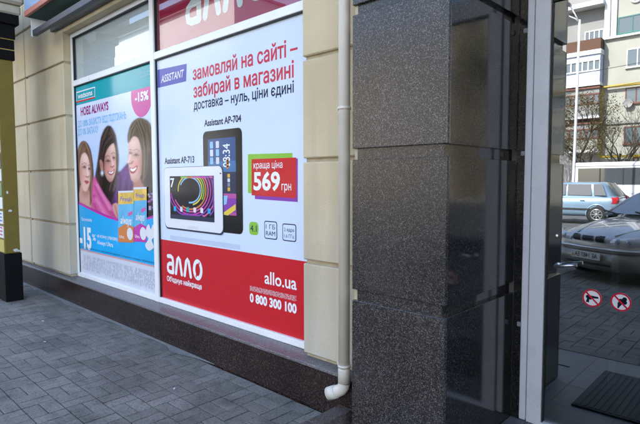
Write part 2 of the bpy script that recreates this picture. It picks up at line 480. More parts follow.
# cement smeared along the foot of the plinth
cs = MB(); n = 60; xs = [-9.6 + k * (9.6 - 3.5) / n for k in range(n + 1)]
top, bot = [], []
for k, x in enumerate(xs):
    w = 0.05 + 0.02 * math.sin(k * 0.7) + random.uniform(-0.02, 0.02)
    w *= min(1, (n - k) / 6 + 0.15)
    top.append((x, 2.405, 0.014)); bot.append((x, 2.40 - w, 0.003 + random.uniform(0, .002)))
cs.add(top + bot, [(k, n + 1 + k, n + 2 + k, k + 1) for k in range(n)]); cs.build('cement_smear', 'cement smear', pavement)

lt = MB()
for (x, y, l, a) in ((-6.0, 1.86, .03, .4), (-5.2, 1.62, .02, 1.2), (-3.3, 1.9, .018, 2.0)):
    lt.tube([(x, y, 0.008), (x + l * math.cos(a), y + l * math.sin(a), 0.008)], 0.005, 6)
lt.build('litter', 'paper scrap', pavement, kind='stuff')
# entrance porch
pz = MB(); pz.box(-1.985, 2.6, 1.61, 7.0, -0.3, ZPORCH); porch = pz.build('porch', 'porch tile', kind='structure')
tz = ZPORCH
for ix in range(8):
    for iy in range(4):
        x0 = -1.98 + ix * 0.4; y0 = 1.61 + iy * 0.4
        deep = y0 + .4 > 2.29
        xa_, xb_ = (max(x0, -1.286), min(x0 + .4, -0.163)) if deep else (x0, x0 + .4)
        ya_, yb_ = y0, min(y0 + .4, 3.145)
        if xb_ - xa_ < 0.03 or yb_ - ya_ < 0.03: continue
        box('floor_tile', 'porch tile', porch, xa_ + .001, xb_ - .001, ya_ + .001, yb_ - .001, tz - 0.02, tz + 0.006 + random.uniform(0, .0006), b=0.001)
for k in range(3):                                      # granite edging of the porch
    box('edging_stone', 'kerb granite', porch, -2.095, -1.987, 1.49 + k * 0.303, 1.49 + (k + 1) * 0.303 - 0.004, -0.2, 0.103, b=0.004)
for k in range(4):
    box('edging_stone', 'kerb granite', porch, -1.985 + k * 1.1, -1.985 + (k + 1) * 1.1 - 0.004, 1.49, 1.61, -0.2, tz + 0.010, b=0.005)
mat_o = thing('doormat', 'dark ribbed rubber doormat on the porch in front of the glass door', 'doormat', loc=(0, 0, tz))
box('base', 'rubber mat', mat_o, -1.05, -0.19, 1.93, 2.76, 0.009, 0.018, b=0.003)
ribs = MB()
for k in range(20):
    x = -1.03 + k * 0.04; ribs.box(x, x + 0.026, 1.95, 2.74, 0.017, 0.022)
ribs.build('rib', 'rubber mat', mat_o, kind='stuff', recalc=False)

# ------------------------------------------------------------------ shop building
shop = thing('shop_building', 'beige plastered shop building with dark granite plinth and white framed windows', 'building', loc=(0, 0, 0))
XR = -6.84                                              # right edge of the left plaster pier
zc = [ZL + 0.012, 0.983, 1.69, 2.385, 3.06, 3.745, 4.44]
def plaster_blocks(xa, xb, zmax=4.4):
    box('plaster_backing', 'plaster groove', shop, xa + 0.012, xb - 0.012, YP + 0.028, YP + 0.30, ZL, zmax)
    for a, b in zip(zc[:-1], zc[1:]):
        if a >= zmax: break
        box('plaster_block', 'plaster', shop, xa, xb, YP, YP + 0.16, a + 0.014, min(b, zmax) - 0.014, b=0.008)
plaster_blocks(-8.305, XR)
plaster_blocks(-9.80, -8.335)
plaster_blocks(-11.3, -9.83)
plaster_blocks(-2.51, -1.60, 3.42)
# wall over the windows and upper storeys
box('wall', 'plaster', shop, XR + 0.001, -1.60, YP + 0.002, YP + 0.4, 3.425, 4.42)
box('wall', 'plaster', shop, -14, 14, YP + 0.004, 12, 4.42, 9.3)
box('wall', 'plaster', shop, -14, -11.305, YP, 12, -0.02, 4.42)
box('wall', 'plaster', shop, 0.30, 14, YP, 12, -0.02, 4.42)
box('wall', 'dark room', shop, -11.3, 2.0, 11.7, 12, -0.02, 4.42)
box('ceiling', 'plaster', shop, -1.6, 2.0, 2.30, 8, 3.40, 4.42)
box('cornice', 'plaster', shop, -14.1, 14.1, YP - 0.3, YP + 0.01, 9.0, 9.35, b=0.03)
def far_window(parent, xc, zc_, w, h, yf, frame, pane='far glass', d=1, mull=1):
    """window on a wall whose outer face is at yf; d = +1 when the wall looks to -y, -1 when it looks to +y"""
    f = MB(); t = 0.07
    y0, y1 = sorted((yf - d * 0.045, yf + d * 0.05))
    f.box(xc - w / 2, xc - w / 2 + t, y0, y1, zc_ - h / 2, zc_ + h / 2); f.box(xc + w / 2 - t, xc + w / 2, y0, y1, zc_ - h / 2, zc_ + h / 2)
    f.box(xc - w / 2 + t, xc + w / 2 - t, y0, y1, zc_ - h / 2, zc_ - h / 2 + t); f.box(xc - w / 2 + t, xc + w / 2 - t, y0, y1, zc_ + h / 2 - t, zc_ + h / 2)
    for k in range(mull):
        x = xc - w / 2 + w * (k + 1) / (mull + 1); f.box(x - t / 2, x + t / 2, y0 + .002, y1 - .002, zc_ - h / 2 + t, zc_ + h / 2 - t)
    wo = f.build('window', frame, parent, recalc=False)
    y0, y1 = sorted((yf - d * 0.012, yf + d * 0.01))
    box('pane', pane, wo, xc - w / 2 + t / 2, xc + w / 2 - t / 2, y0, y1, zc_ - h / 2 + t / 2, zc_ + h / 2 - t / 2)
    y0, y1 = sorted((yf - d * 0.14, yf - d * 0.002))
    box('sill', frame, wo, xc - w / 2 - .06, xc + w / 2 + .06, y0, y1, zc_ - h / 2 - 0.06, zc_ - h / 2 - 0.004)
    return wo
for k in range(6): far_window(shop, -12 + k * 4.4, 6.6, 1.7, 1.9, YP + 0.004, 'white pvc')

# plinth
xs = [-11.3, -9.3, -7.45, -5.6, -3.8, -1.96]
for a, b in zip(xs[:-1], xs[1:]):
    box('plinth_slab', 'plinth granite', shop, a + 0.001, b - 0.001, YL, YP + 0.3, -0.2, ZL - 0.022, b=0.003)
    box('plinth_ledge', 'ledge granite', shop, a + 0.001, b - 0.001, YL - 0.012, YW + 0.05, ZL - 0.022, ZL, b=0.003)

# windows of the shop: white frames
WX0, WXM0, WXM1, WX1 = -6.84, -4.79, -4.715, -2.44
ZT0, ZT1, ZTOP = 2.757, 2.828, 3.37
YF = YW - 0.03
box('window_stile', 'white pvc', shop, WX0, WX0 + 0.05, YF, YF + 0.09, ZL + 0.001, ZTOP + 0.05, b=0.004)
box('window_mullion', 'white pvc', shop, WXM0, WXM1, YF - 0.006, YF + 0.09, ZL + 0.001, ZTOP + 0.05, b=0.004)
box('window_stile', 'white pvc', shop, WX1 - 0.05, WX1, YF, YF + 0.09, ZL + 0.001, ZTOP + 0.05, b=0.004)
for xa, xb in ((WX0 + 0.05, WXM0), (WXM1, WX1 - 0.05)):
    box('window_rail', 'white pvc', shop, xa, xb, YF, YF + 0.09, ZL + 0.001, ZL + 0.055, b=0.004)
    box('window_rail', 'white pvc', shop, xa, xb, YF - 0.002, YF + 0.09, ZT0, ZT1, b=0.004)
    box('window_rail', 'white pvc', shop, xa, xb, YF, YF + 0.09, ZTOP, ZTOP + 0.05, b=0.004)
    for (z0, z1) in ((ZL + 0.055, ZT0), (ZT1, ZTOP)):   # black gaskets
        box('gasket', 'gasket', shop, xa, xa + 0.009, YF + 0.012, YW + 0.01, z0, z1)
        box('gasket', 'gasket', shop, xa, xb, YF + 0.009, YW + 0.01, z1 - 0.010, z1)
    box('window_back', 'dark room', shop, xa, xb, YF + 0.20, YF + 0.22, ZL, ZTOP + 0.05)
box('window_pane', 'shop glass', shop, WX0 + 0.05, WXM0, YW + 0.004, YW + 0.010, ZT1, ZTOP)
box('window_blind', 'blind', shop, WX0 + 0.05, WXM0, YW + 0.018, YW + 0.024, ZT1, ZTOP)
box('window_pane', 'shop glass', shop, WXM1, WX1 - 0.05, YW + 0.004, YW + 0.010, ZT1, ZTOP)
box('window_soffit', 'plaster', shop, XR, -2.40, YF + 0.0, YF + 0.4, ZTOP + 0.051, 3.425)

# interior behind the glass door
box('interior_wall', 'shop wall', shop, -1.6, -1.27, 3.24, 8, 0.0, 3.4)
box('interior_wall', 'shop wall', shop, -0.2, 0.1, 3.26, 8, 0.0, 3.4)
box('interior_wall', 'shop wall', shop, -1.6, 2.0, 8, 8.2, 0.0, 3.4)
box('interior_partition', 'shop wall', shop, -0.98, -0.93, 4.2, 6.0, ZPORCH, 1.35)

# ------------------------------------------------------------------ granite pillars
def pillar(x0, x1, label, mirror=False):
    t = thing('granite_pillar', label, 'pillar', 'granite pillars of the entrance', loc=(0, 0, 0))
    yf, yb = 2.29, 3.15; d = 0.026
    zs = [(ZPORCH + 0.004, 0.836), (0.903, 1.67), (1.736, 2.50), (2.557, 3.32)]
    box('core', 'shaded polished granite', t, x0 + d, x1 - d, yf + d, yb, ZPORCH, 3.40)
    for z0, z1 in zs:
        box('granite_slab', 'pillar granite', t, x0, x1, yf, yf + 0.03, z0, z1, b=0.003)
        box('granite_slab', 'shaded polished granite', t, x1 - 0.03, x1, yf + 0.0302, yb, z0, z1, b=0.0015)
        box('granite_slab', 'shaded polished granite', t, x0, x0 + 0.03, yf + 0.0302, yb, z0, z1, b=0.0015)
    for (a, b) in ((0.836, 0.903), (1.67, 1.736), (2.50, 2.557)):
        box('joint_stone', 'pillar granite', t, x0 + d, x1 - d, yf + d - 0.006, yf + d - 0.001, a - 0.004, b + 0.004)
        box('joint_filler', 'plaster groove', t, x0 + 0.004, x0 + d - 0.001, yf + 0.02, yb - 0.2, a + 0.001, b - 0.001)
    return t
pillar(-1.907, -1.288, 'speckled dark granite pillar beside the cream drainpipe, left of the glass door')
pillar(-0.16, 0.46, 'speckled dark granite pillar right of the glass door')

# ------------------------------------------------------------------ glass door
door = thing('glass_door', 'glazed entrance door in white frame mirroring the street, right of the pillar', 'door', loc=(0, 0, 0))
YDF = YD - 0.02
def stile(xa, xb, nm, y=YDF): return box(nm, 'white pvc door', door, xa, xb, y, y + 0.09, ZPORCH + 0.006, 3.4, b=0.004)
stile(-1.235, -1.193, 'door_frame')
stile(-1.186, -1.096, 'door_stile', YDF - 0.012)
box('gasket', 'gasket', door, -1.193, -1.186, YDF + 0.02, YDF + 0.08, ZPORCH, 3.4)
box('gasket', 'gasket', door, -1.096, -1.088, YDF + 0.006, YDF + 0.05, 0.045, 2.60)
box('stone_return', 'shaded polished granite', door, -1.2875, -1.2352, YDF + 0.012, YDF + 0.08, ZPORCH, 3.4)
box('door_stile', 'white pvc door', door, -0.345, -0.255, YDF - 0.012, YDF + 0.078, ZPORCH + 0.006, 3.4, b=0.004)
box('door_frame', 'white pvc door', door, -0.25, -0.208, YDF, YDF + 0.09, ZPORCH + 0.006, 3.4, b=0.004)
box('door_rail', 'white pvc door', door, -1.096, -0.345, YDF - 0.012, YDF + 0.078, ZPORCH + 0.008, ZPORCH + 0.028, b=0.003)
box('door_rail', 'white pvc door', door, -1.096, -0.345, YDF - 0.012, YDF + 0.078, 2.61, 2.74, b=0.004)
box('gasket', 'gasket', door, -1.088, -0.345, YDF + 0.006, YDF + 0.05, 2.60, 2.612)
box('pane', 'door glass', door, -1.09, -0.345, YD, YD + 0.006, 0.045, 2.605)
box('transom_pane', 'door glass', door, -1.09, -0.345, YD, YD + 0.006, 2.735, 3.39)
hd = MB(); hd.tube([(-1.026, YD - 0.012, 1.036), (-1.026, YD - 0.045, 1.037), (-1.02, YD - 0.055, 1.038), (-0.97, YD - 0.057, 1.048), (-0.905, YD - 0.055, 1.058)], [0.011, 0.011, 0.0115, 0.0105, 0.010], 14)
hdo = hd.build('handle', 'metal', door)
pl = MB(); pl.lathe([(0.0, -0.007), (0.017, -0.007), (0.019, -0.004), (0.019, 0)], (-1.026, YD, 1.036)); pl.build('handle_rosette', 'metal', door)
pl = MB(); pl.lathe([(0.0, -0.006), (0.010, -0.006), (0.013, -0.003), (0.013, 0)], (-1.04, YD, 1.213)); pl.build('lock', 'metal', door)
for z in (0.62, 1.70, 2.45):                            # white blobs where the frame is fixed to the stone
    box('fixing', 'grey metal', door, -1.262, -1.237, YDF + 0.004, YDF + 0.03, z, z + 0.03, b=0.004)

# stickers on the door
printed('sticker white', (0.72, 0.73, 0.76)); printed('sticker red', (0.55, 0.015, 0.04)); printed('black', (0.012, 0.013, 0.03))
def disc_pts(c, r, n=36): return [(c[0] + r * math.cos(2 * math.pi * k / n), c[1] + r * math.sin(2 * math.pi * k / n)) for k in range(n)]
def flat(poly, y, name, mat, parent, th=0.0):
    m = MB()
    tri = tessellate_polygon([[Vector((p[0], p[1], 0)) for p in poly]])
    m.add([(p[0], y, p[1]) for p in poly], [list(t)[::-1] for t in tri])
    return m.build(name, mat, parent, recalc=False)
def sticker(c, label, shapes):
    t = thing('sticker', label, 'sticker', 'round prohibition stickers on the door', loc=(0, 0, 0))
    r = 0.052; y = YD - 0.0008
    m = MB(); m.prism(disc_pts(c, r), 'y', y - 0.0004, y + 0.0006); m.build('disc', 'print sticker white', t)
    ring = MB(); o = disc_pts(c, r); i = disc_pts(c, r * 0.83); n = len(o)
    ring.add([(p[0], y - 0.0018, p[1]) for p in o + i], [(k, (k + 1) % n, n + (k + 1) % n, n + k) for k in range(n)]); ring.build('ring', 'print sticker red', t)
    for s in shapes: flat([(c[0] + p[0] * r, c[1] + p[1] * r) for p in s], y - 0.0012, 'pictogram', 'print black', t)
    a = R(-45); w = 0.055
    ux, uz = math.cos(a), math.sin(a)
    q = [(c[0] + (s * 0.86 * ux - w2 * uz) * r, c[1] + (s * 0.86 * uz + w2 * ux) * r) for s, w2 in ((-1, -w * 1.6), (1, -w * 1.6), (1, w * 1.6), (-1, w * 1.6))]
    flat(q, y - 0.0022, 'slash', 'print sticker red', t)
gun = [(-0.62, 0.22), (-0.5, 0.3), (0.62, 0.22), (0.66, 0.02), (0.0, -0.02), (-0.08, -0.2), (-0.26, -0.18), (-0.3, -0.55), (-0.62, -0.5), (-0.5, -0.1), (-0.62, 0.0)]
sticker((-0.834, 0.868), 'round sticker with red ring crossing out a black pistol', [gun])
sticker((-0.687, 0.869), 'round sticker with red ring crossing out an ice cream cone', [[(-0.32, -0.68), (-0.2, -0.7), (0.16, -0.16), (-0.30, -0.02)], disc_pts((0.0, 0.12), .25, 14), disc_pts((0.36, 0.0), .23, 14), disc_pts((0.34, 0.34), .23, 14)])

# ------------------------------------------------------------------ drainpipe
dp = thing('drainpipe', 'cream plastic drainpipe with bent outlet between plaster wall and granite pillar', 'drainpipe', loc=(-2.028, 2.36, 0))
m = MB(); m.tube([(0, 0, 0.36), (0, 0, 3.3), (0, 0, 5)], 0.036, 24); m.build('pipe', 'downpipe plastic', dp)
m = MB(); m.tube([(0, 0, 0.275), (0, 0, 0.36), (0, 0, 0.372)], [0.039, 0.039, 0.037], 24); m.build('socket', 'downpipe plastic', dp)
m = MB(); m.tube([(0, 0, 0.276), (-0.004, -0.001, 0.25), (-0.02, -0.006, 0.226), (-0.045, -0.014, 0.211), (-0.06, -0.019, 0.204)], 0.0385, 24, caps=False); m.build('elbow', 'downpipe plastic', dp)
m = MB(); a = Vector((-0.052, -0.016, 0.208)); d = Vector((-0.85, -0.26, -0.42)).normalized()
m.tube([a, a + d * 0.062, a + d * 0.0622, a + d * 0.02], [0.0425, 0.0425, 0.038, 0.037], 24); m.build('outlet', 'downpipe plastic', dp)
for z in (0.385, 1.99):
    m = MB(); m.tube([(0, 0, z - 0.008), (0, 0, z + 0.008)], 0.0415, 24); c = m.build('clamp', 'downpipe plastic', dp)
    box('clamp_screw', 'downpipe plastic', dp, -0.062, -0.036, 0.0, 0.06, z - 0.007, z + 0.007, b=0.002)

# ------------------------------------------------------------------ sign box with bracket over the window
plain('sign blue', (0.28, 0.42, 0.62), 0.35); plain('sign red', (0.46, 0.16, 0.12), 0.5, var=0.08); plain('sign green', (0.008, 0.050, 0.042), 0.7, var=0.2)
plain('bar grey', (0.045, 0.052, 0.065), 0.5, var=0.1); plain('plate white', (0.74, 0.75, 0.77), 0.5)
sg = thing('sign_box', 'shop sign box with dark green underside and red lower edge above the window', 'sign', loc=(0, 0, 0))
SX0, SX1 = -7.10, -2.7
box('fascia', 'sign blue', sg, SX0, SX1, 2.134, 2.16, 3.665, 4.35)
box('edge_trim', 'sign red', sg, SX0 - 0.004, SX1 + 0.004, 2.128, 2.165, 3.60, 3.665, b=0.004)
box('underside', 'sign green', sg, SX0, SX1, 2.165, YP - 0.002, 3.60, 3.62)
box('end_panel', 'sign blue', sg, SX0, SX0 + 0.02, 2.165, YP - 0.002, 3.62, 4.35)
box('end_panel', 'sign blue', sg, SX1 - 0.02, SX1, 2.165, YP - 0.002, 3.62, 4.35)
MB().prism([(2.20, 3.598), (YP - 0.004, 3.598), (2.225, 3.375), (2.20, 3.375)], 'x', SX0, SX0 + 0.012).build('bracket_plate', 'plate white', sg)
MB().prism([(2.20, 3.598), (YP - 0.004, 3.598), (2.225, 3.375), (2.20, 3.375)], 'x', SX1 - 0.012, SX1).build('bracket_plate', 'plate white', sg)
box('front_bar', 'bar grey', sg, SX0 + 0.0125, SX1 - 0.0125, 2.21, 2.262, 3.378, 3.452, b=0.006)
box('rear_bar', 'bar grey', sg, SX0 + 0.0125, SX1 - 0.0125, 2.42, 2.462, 3.47, 3.52, b=0.004)

# ------------------------------------------------------------------ olive column with pinned cards
plain('olive paint', (0.175, 0.125, 0.012), 0.7, var=0.12, scale=6, bump=0.1)
plain('black stone', (0.006, 0.0055, 0.006), 0.8, var=0.2, spec=0.12); plain('cap stone', (0.42, 0.37, 0.28), 0.8, var=0.12)
plain('yellow line', (0.35, 0.24, 0.05), 0.5)
oc = thing('portal_column', 'olive painted square column with black base and stepped black capital', 'column', loc=(-7.32, 1.87, 0))
W, D = 0.62, 0.172
box('base', 'black stone', oc, -W - 0.02, 0.014, -0.016, D + 0.016, -0.02, 0.62, b=0.006)
box('shaft', 'olive paint', oc, -W, 0, 0, D, 0.62, 3.08, b=0.006)
box('capital', 'black stone', oc, -W - 0.02, 0.02, -0.02, D + 0.02, 3.08, 3.20, b=0.004)
box('capital_line', 'yellow line', oc, -W - 0.018, 0.018, -0.018, D + 0.018, 3.20, 3.212)
box('capital', 'black stone', oc, -W - 0.02, 0.02, -0.02, D + 0.02, 3.212, 3.33, b=0.004)
box('capital_line', 'yellow line', oc, -W - 0.018, 0.018, -0.018, D + 0.018, 3.33, 3.342)
box('capital', 'black stone', oc, -W - 0.03, 0.03, -0.03, D + 0.03, 3.342, 3.52, b=0.004)
box('capital', 'black stone', oc, -W - 0.07, 0.07, -0.07, D + 0.07, 3.52, 3.64, b=0.006)
box('cornice', 'cap stone', oc, -W - 0.09, 0.09, -0.10, D + 0.09, 3.64, 3.76, b=0.02)
box('cornice', 'cap stone', oc, -W - 0.14, 0.14, -0.22, D + 0.12, 3.76, 3.98, b=0.03)
box('lintel', 'cap stone', oc, -3.2, -W - 0.14, -0.04, D + 0.06, 3.64, 4.1, b=0.02)
for (y, z, w, h) in ((0.05, 1.405, 0.035, 0.05), (0.075, 1.17, 0.05, 0.035), (0.12, 0.66, 0.075, 0.045), (0.15, 0.645, 0.05, 0.03)):
    m = MB(); pts = [(y + (w / 2) * math.cos(a) * random.uniform(.6, 1.1), z + (h / 2) * math.sin(a) * random.uniform(.6, 1.1)) for a in [k * 2 * math.pi / 7 for k in range(7)]]
    m.prism(pts, 'x', 0.0005, 0.003); m.build('paper_scrap', 'paper scrap', oc)
cards = [(124, 138, 'card red', (0.5, 0.03, 0.03), 'red card pinned topmost on the olive column'),
         (140, 152, 'card white', (0.7, 0.71, 0.72), 'plain white card under the red card on the olive column'),
         (153.5, 167, 'card black', (0.03, 0.035, 0.05), 'black card pinned on the olive column'),
         (169, 181, 'card pale', (0.6, 0.64, 0.7), 'pale blue card under the black card on the olive column'),
         (183, 196, 'card green', (0.03, 0.16, 0.03), 'green card pinned on the olive column'),
         (197.5, 209, 'card white', None, 'white card right under the green card on the olive column'),
         (211.5, 224, 'card white', None, 'white card with blue print in the middle of the lower cards'),
         (226.5, 238, 'card white', None, 'white card with pink print above the yellow card'),
         (240, 252, 'card yellow', (0.5, 0.4, 0.09), 'yellow card above the blue card on the olive column'),
         (254, 266, 'card blue', (0.05, 0.28, 0.55), 'blue card with red diamond at the foot of the olive column')]
for k, (v0, v1, mt, c, lab) in enumerate(cards):
    if c: plain(mt, c, 0.4, var=0.1, scale=20)
    yv = 1.865
    x1 = -7.32 - 0.015
    pa = [on_y(u_, vv, yv) for u_, vv in ((3, v0), (3, v1))]
    t = thing('card', lab, 'card', 'cards pinned on the olive column', loc=(x1, 1.866, 0))
    z1, z0 = pa[0].z, pa[1].z
    box('sheet', mt, t, -0.26, 0, -0.003, 0.003, z0, z1)
    if k in (6, 7): 
        plain('card ink %d' % k, ((0.08, 0.15, 0.45), (0.5, 0.08, 0.25))[k - 6], 0.5)
        for q in range(3): box('print', 'card ink %d' % k, t, -0.22, -0.04, -0.0042, -0.003, z0 + 0.03 + q * 0.045, z0 + 0.05 + q * 0.045)
    if k == 9:
        plain('card red', (0.5, 0.03, 0.03)); plain('card white', (0.7, .71, .72))
        for s, mm, yy in ((0.085, 'card white', -0.0042), (0.065, 'card red', -0.0052)):
            zc_ = (z0 + z1) / 2
            flat([(-0.09 - s, zc_), (-0.09, zc_ - s), (-0.09 + s, zc_), (-0.09, zc_ + s)], yy, 'diamond', mm, t)

# ================================================================== POSTERS (flat print on the shop windows)
LAY = 0.0009
class Poster:
    """print laid out on the plane y = y0; pixel corners give places on that plane"""
    def __init__(self, t, y0): self.t = t; self.y0 = y0
    def P(self, u, v): return on_y(u, v, self.y0)
    def xz(self, u, v): p = self.P(u, v); return (p.x, p.z)
    def poly(self, pts, layer, mat, name, parent=None, px=True, smooth=0):
        q = [self.xz(*p) for p in pts] if px else list(pts)
        if smooth: q = catmull(q, smooth)
        return flat(q, self.y0 - LAY * layer, name, mat, parent or self.t)
    def rect(self, x0, x1, z0, z1, layer, mat, name, parent=None, r=0.0):
        return flat(rrect(x0, x1, z0, z1, r), self.y0 - LAY * layer, name, mat, parent or self.t)
    def text(self, body, a, b, cap, layer, mat, bold=0.0, parent=None, shear=0.0, spacing=1.0):
        A, B = self.P(*a), self.P(*b)
        top = self.P(a[0], a[1] - cap)
        return lettering(body, (A.x, self.y0 - LAY * layer, (A.z + B.z) / 2), (1, 0, 0), (0, 0, 1), B.x - A.x, top.z - A.z, mat, parent or self.t, bold, shear=shear, spacing=spacing)
def rrect(x0, x1, z0, z1, r=0.0, n=5):
    if r <= 0: return [(x0, z0), (x1, z0), (x1, z1), (x0, z1)]
    out = []
    for cx, cz, a0 in ((x1 - r, z0 + r, -90), (x1 - r, z1 - r, 0), (x0 + r, z1 - r, 90), (x0 + r, z0 + r, 180)):
        for k in range(n + 1):
            a = R(a0 + 90 * k / n); out.append((cx + r * math.cos(a), cz + r * math.sin(a)))
    return out
def catmull(p, n=6):
    out = []; L = len(p)
    for i in range(L):
        a, b, c, d = p[i - 1], p[i], p[(i + 1) % L], p[(i + 2) % L]
        for k in range(n):
            t = k / n
            out.append(tuple(0.5 * ((2 * b[j]) + (-a[j] + c[j]) * t + (2 * a[j] - 5 * b[j] + 4 * c[j] - d[j]) * t * t + (-a[j] + 3 * b[j] - 3 * c[j] + d[j]) * t ** 3) for j in (0, 1)))
    return out
def stroke(pts, w):
    """polyline thickened to a closed polygon with round ends"""
    p = [Vector(q) for q in pts]; l, r = [], []
    for i, q in enumerate(p):
        t = (p[min(i + 1, len(p) - 1)] - p[max(i - 1, 0)]).normalized(); n = Vector((-t.y, t.x)) * w / 2
        l.append(q + n); r.append(q - n)
    def capp(c, d, s):
        a0 = math.atan2(d.y, d.x); return [Vector((c.x + w / 2 * math.cos(a0 - s * math.pi * k / 6), c.y + w / 2 * math.sin(a0 - s * math.pi * k / 6))) for k in range(1, 6)]
    e = capp(p[-1], l[-1] - p[-1], 1); b = capp(p[0], r[0] - p[0], 1)
    return [tuple(q) for q in l + e + r[::-1] + b]
COLS = dict(paleblue=(0.62, 0.71, 0.86), red=(0.56, 0.022, 0.030), pinkred=(0.52, 0.03, 0.09), white=(0.80, 0.82, 0.85), violet=(0.10, 0.11, 0.42),
            textred=(0.56, 0.05, 0.08), dark=(0.03, 0.035, 0.07), screen=(0.006, 0.007, 0.012), bezel=(0.010, 0.010, 0.011), tabwhite=(0.74, 0.75, 0.78),
            green=(0.25, 0.50, 0.06), purple=(0.24, 0.05, 0.36), magenta=(0.50, 0.04, 0.35), yellow=(0.72, 0.55, 0.06), cyan=(0.06, 0.36, 0.62),
            teal=(0.015, 0.36, 0.42), lilac=(0.60, 0.66, 0.84), hotpink=(0.62, 0.10, 0.34), plum=(0.33, 0.03, 0.20), skyblue=(0.25, 0.50, 0.76),
            azure=(0.02, 0.36, 0.72), skin=(0.66, 0.44, 0.36), skin2=(0.58, 0.36, 0.29), lip=(0.50, 0.10, 0.14), brown=(0.075, 0.04, 0.025), blackhair=(0.014, 0.011, 0.013),
            ashhair=(0.12, 0.09, 0.06), pinktop=(0.58, 0.14, 0.36), purpletop=(0.12, 0.015, 0.16), gold=(0.70, 0.44, 0.06), packblue=(0.10, 0.42, 0.68), orange=(0.62, 0.20, 0.05),
            palegrey=(0.62, 0.64, 0.72), inkgrey=(0.22, 0.24, 0.32), eyewhite=(0.7, 0.7, 0.72), softred=(0.60, 0.34, 0.36), blush=(0.62, 0.30, 0.26))
for k_, c_ in COLS.items(): printed(k_, c_)
def photo_print(k, c, dark, light, sc):                # the tones of a printed photograph: strands, soft cheeks, folds
    m, nt, b, N, L = principled('print ' + k); MATS['print ' + k] = m
    mp = texco(N, L, sc); n = N.new('ShaderNodeTexNoise'); n.inputs['Scale'].default_value = 1; n.inputs['Detail'].default_value = 4
    n.inputs['Distortion'].default_value = 0.6
    L.new(mp.outputs[0], n.inputs['Vector'])
    r = ramp(N, [(0.3, tuple(x * dark for x in c)), (0.5, c), (0.72, tuple(min(1, x * light) for x in c))])
    L.new(n.outputs[0], r.inputs[0]); L.new(r.outputs[0], b.inputs['Base Color'])
    b.inputs['Roughness'].default_value = 0.12; b.inputs['Specular IOR Level'].default_value = 0.17
for k_, a_, b_, sc_ in (('ashhair', 0.45, 1.9, (26, 1, 2.2)), ('brown', 0.4, 2.4, (30, 1, 2.5)), ('blackhair', 0.5, 2.8, (24, 1, 2.6)), ('skin', 0.80, 1.14, (7, 1, 5)), ('skin2', 0.75, 1.12, (7, 1, 5)),
                        ('pinktop', 0.65, 1.25, (9, 1, 4)), ('purpletop', 0.5, 1.8, (8, 1, 4)), ('azure', 0.9, 1.15, (1.2, 1, 1.6)), ('lilac', 0.92, 1.08, (1.0, 1, 1.0)), ('packblue', 0.85, 1.2, (5, 1, 3)), ('gold', 0.85, 1.3, (8, 1, 6))):
    photo_print(k_, COLS[k_], a_, b_, sc_)
def pm(k): return MATS['print ' + k]

def logo(P, x0, z0, h, layer, mat, parent):
    """the four-letter shop logo as thick round-ended strokes"""
    w = h * 0.20; y = layer
    def st(pts, nm='logo_letter'): P.poly(stroke([(x0 + a * h, z0 + b * h) for a, b in pts], w), y, mat, nm, parent, px=False)
    arc = lambda cx, cz, rx, rz, a0, a1, n=12: [(cx + rx * math.cos(R(a0 + (a1 - a0) * k / n)), cz + rz * math.sin(R(a0 + (a1 - a0) * k / n))) for k in range(n + 1)]
    st([(0.12, 0.88), (0.40, 0.90), (0.56, 0.82), (0.60, 0.66), (0.60, 0.10)])
    P.poly(stroke([(x0 + a * h, z0 + b * h) for a, b in [(0.60, 0.52), (0.28, 0.52), (0.13, 0.44), (0.10, 0.30), (0.13, 0.16), (0.28, 0.10), (0.60, 0.10)]], w * 0.98), y + 0.4, mat, 'logo_letter', parent, px=False)
    for dx in (0.86, 1.66):
        st([(dx, 0.10), (dx + 0.16, 0.80), (dx + 0.27, 0.90), (dx + 0.38, 0.80), (dx + 0.54, 0.10)])
    st(arc(2.80, 0.50, 0.30, 0.40, 70, 250)); P.poly(stroke([(x0 + a * h, z0 + b * h) for a, b in arc(2.80, 0.50, 0.30, 0.40, 250, 430)], w), y + 0.2, mat, 'logo_letter', parent, px=False)
    P.poly(stroke([(x0 + a * h, z0 + b * h) for a, b in [(2.66, 0.16), (2.94, 0.84)]], w * 0.42), y + 0.6, pm('red'), 'logo_letter', parent, px=False)

# ---- right poster: tablets
t2 = thing('poster', 'pale blue and red tablet advertisement poster filling the window pane nearest the drainpipe', 'poster', loc=(0, 0, 0))
P = Poster(t2, YW)
X0, X1, Z0, Z1 = WXM1 + 0.009, WX1 - 0.05, ZL + 0.055, ZT0 - 0.010
m = MB(); m.box(X0, X1, YW, YW + 0.003, Z0, Z1); m.build('sheet', pm('paleblue'), t2, recalc=False)
zr = (P.P(161.5, 238.8).z + P.P(302, 261.4).z) / 2
P.rect(X0, X1, Z0, zr, 1, pm('red'), 'red_band')
P.text('замовляй на сайті –', (192.9, 78.8), (297.7, 56), 12.4, 1, pm('textred'), 0.020)
P.text('забирай в магазині', (193.5, 96.5), (294, 78.8), 12.4, 1, pm('textred'), 0.020)
P.text('доставка – нуль, ціни єдині', (193.8, 109.4), (294, 92.9), 8.6, 1, pm('dark'), 0.018)
P.text('Assistant AP-704', (204.3, 126.3), (241.3, 121.7), 6.2, 1, pm('dark'), 0.032)
P.text('Assistant AP-713', (164.7, 163.6), (194.4, 162.7), 5.8, 1, pm('dark'), 0.032)
vb = P.poly([(157.6, 70), (186.8, 63.8), (186.2, 81.4), (157.9, 88)], 1, pm('violet'), 'brand_panel')
P.text('ASSISTANT', (161.3, 82.5), (183.5, 77.5), 7.0, 2, pm('white'), 0.012, vb, shear=0.18)
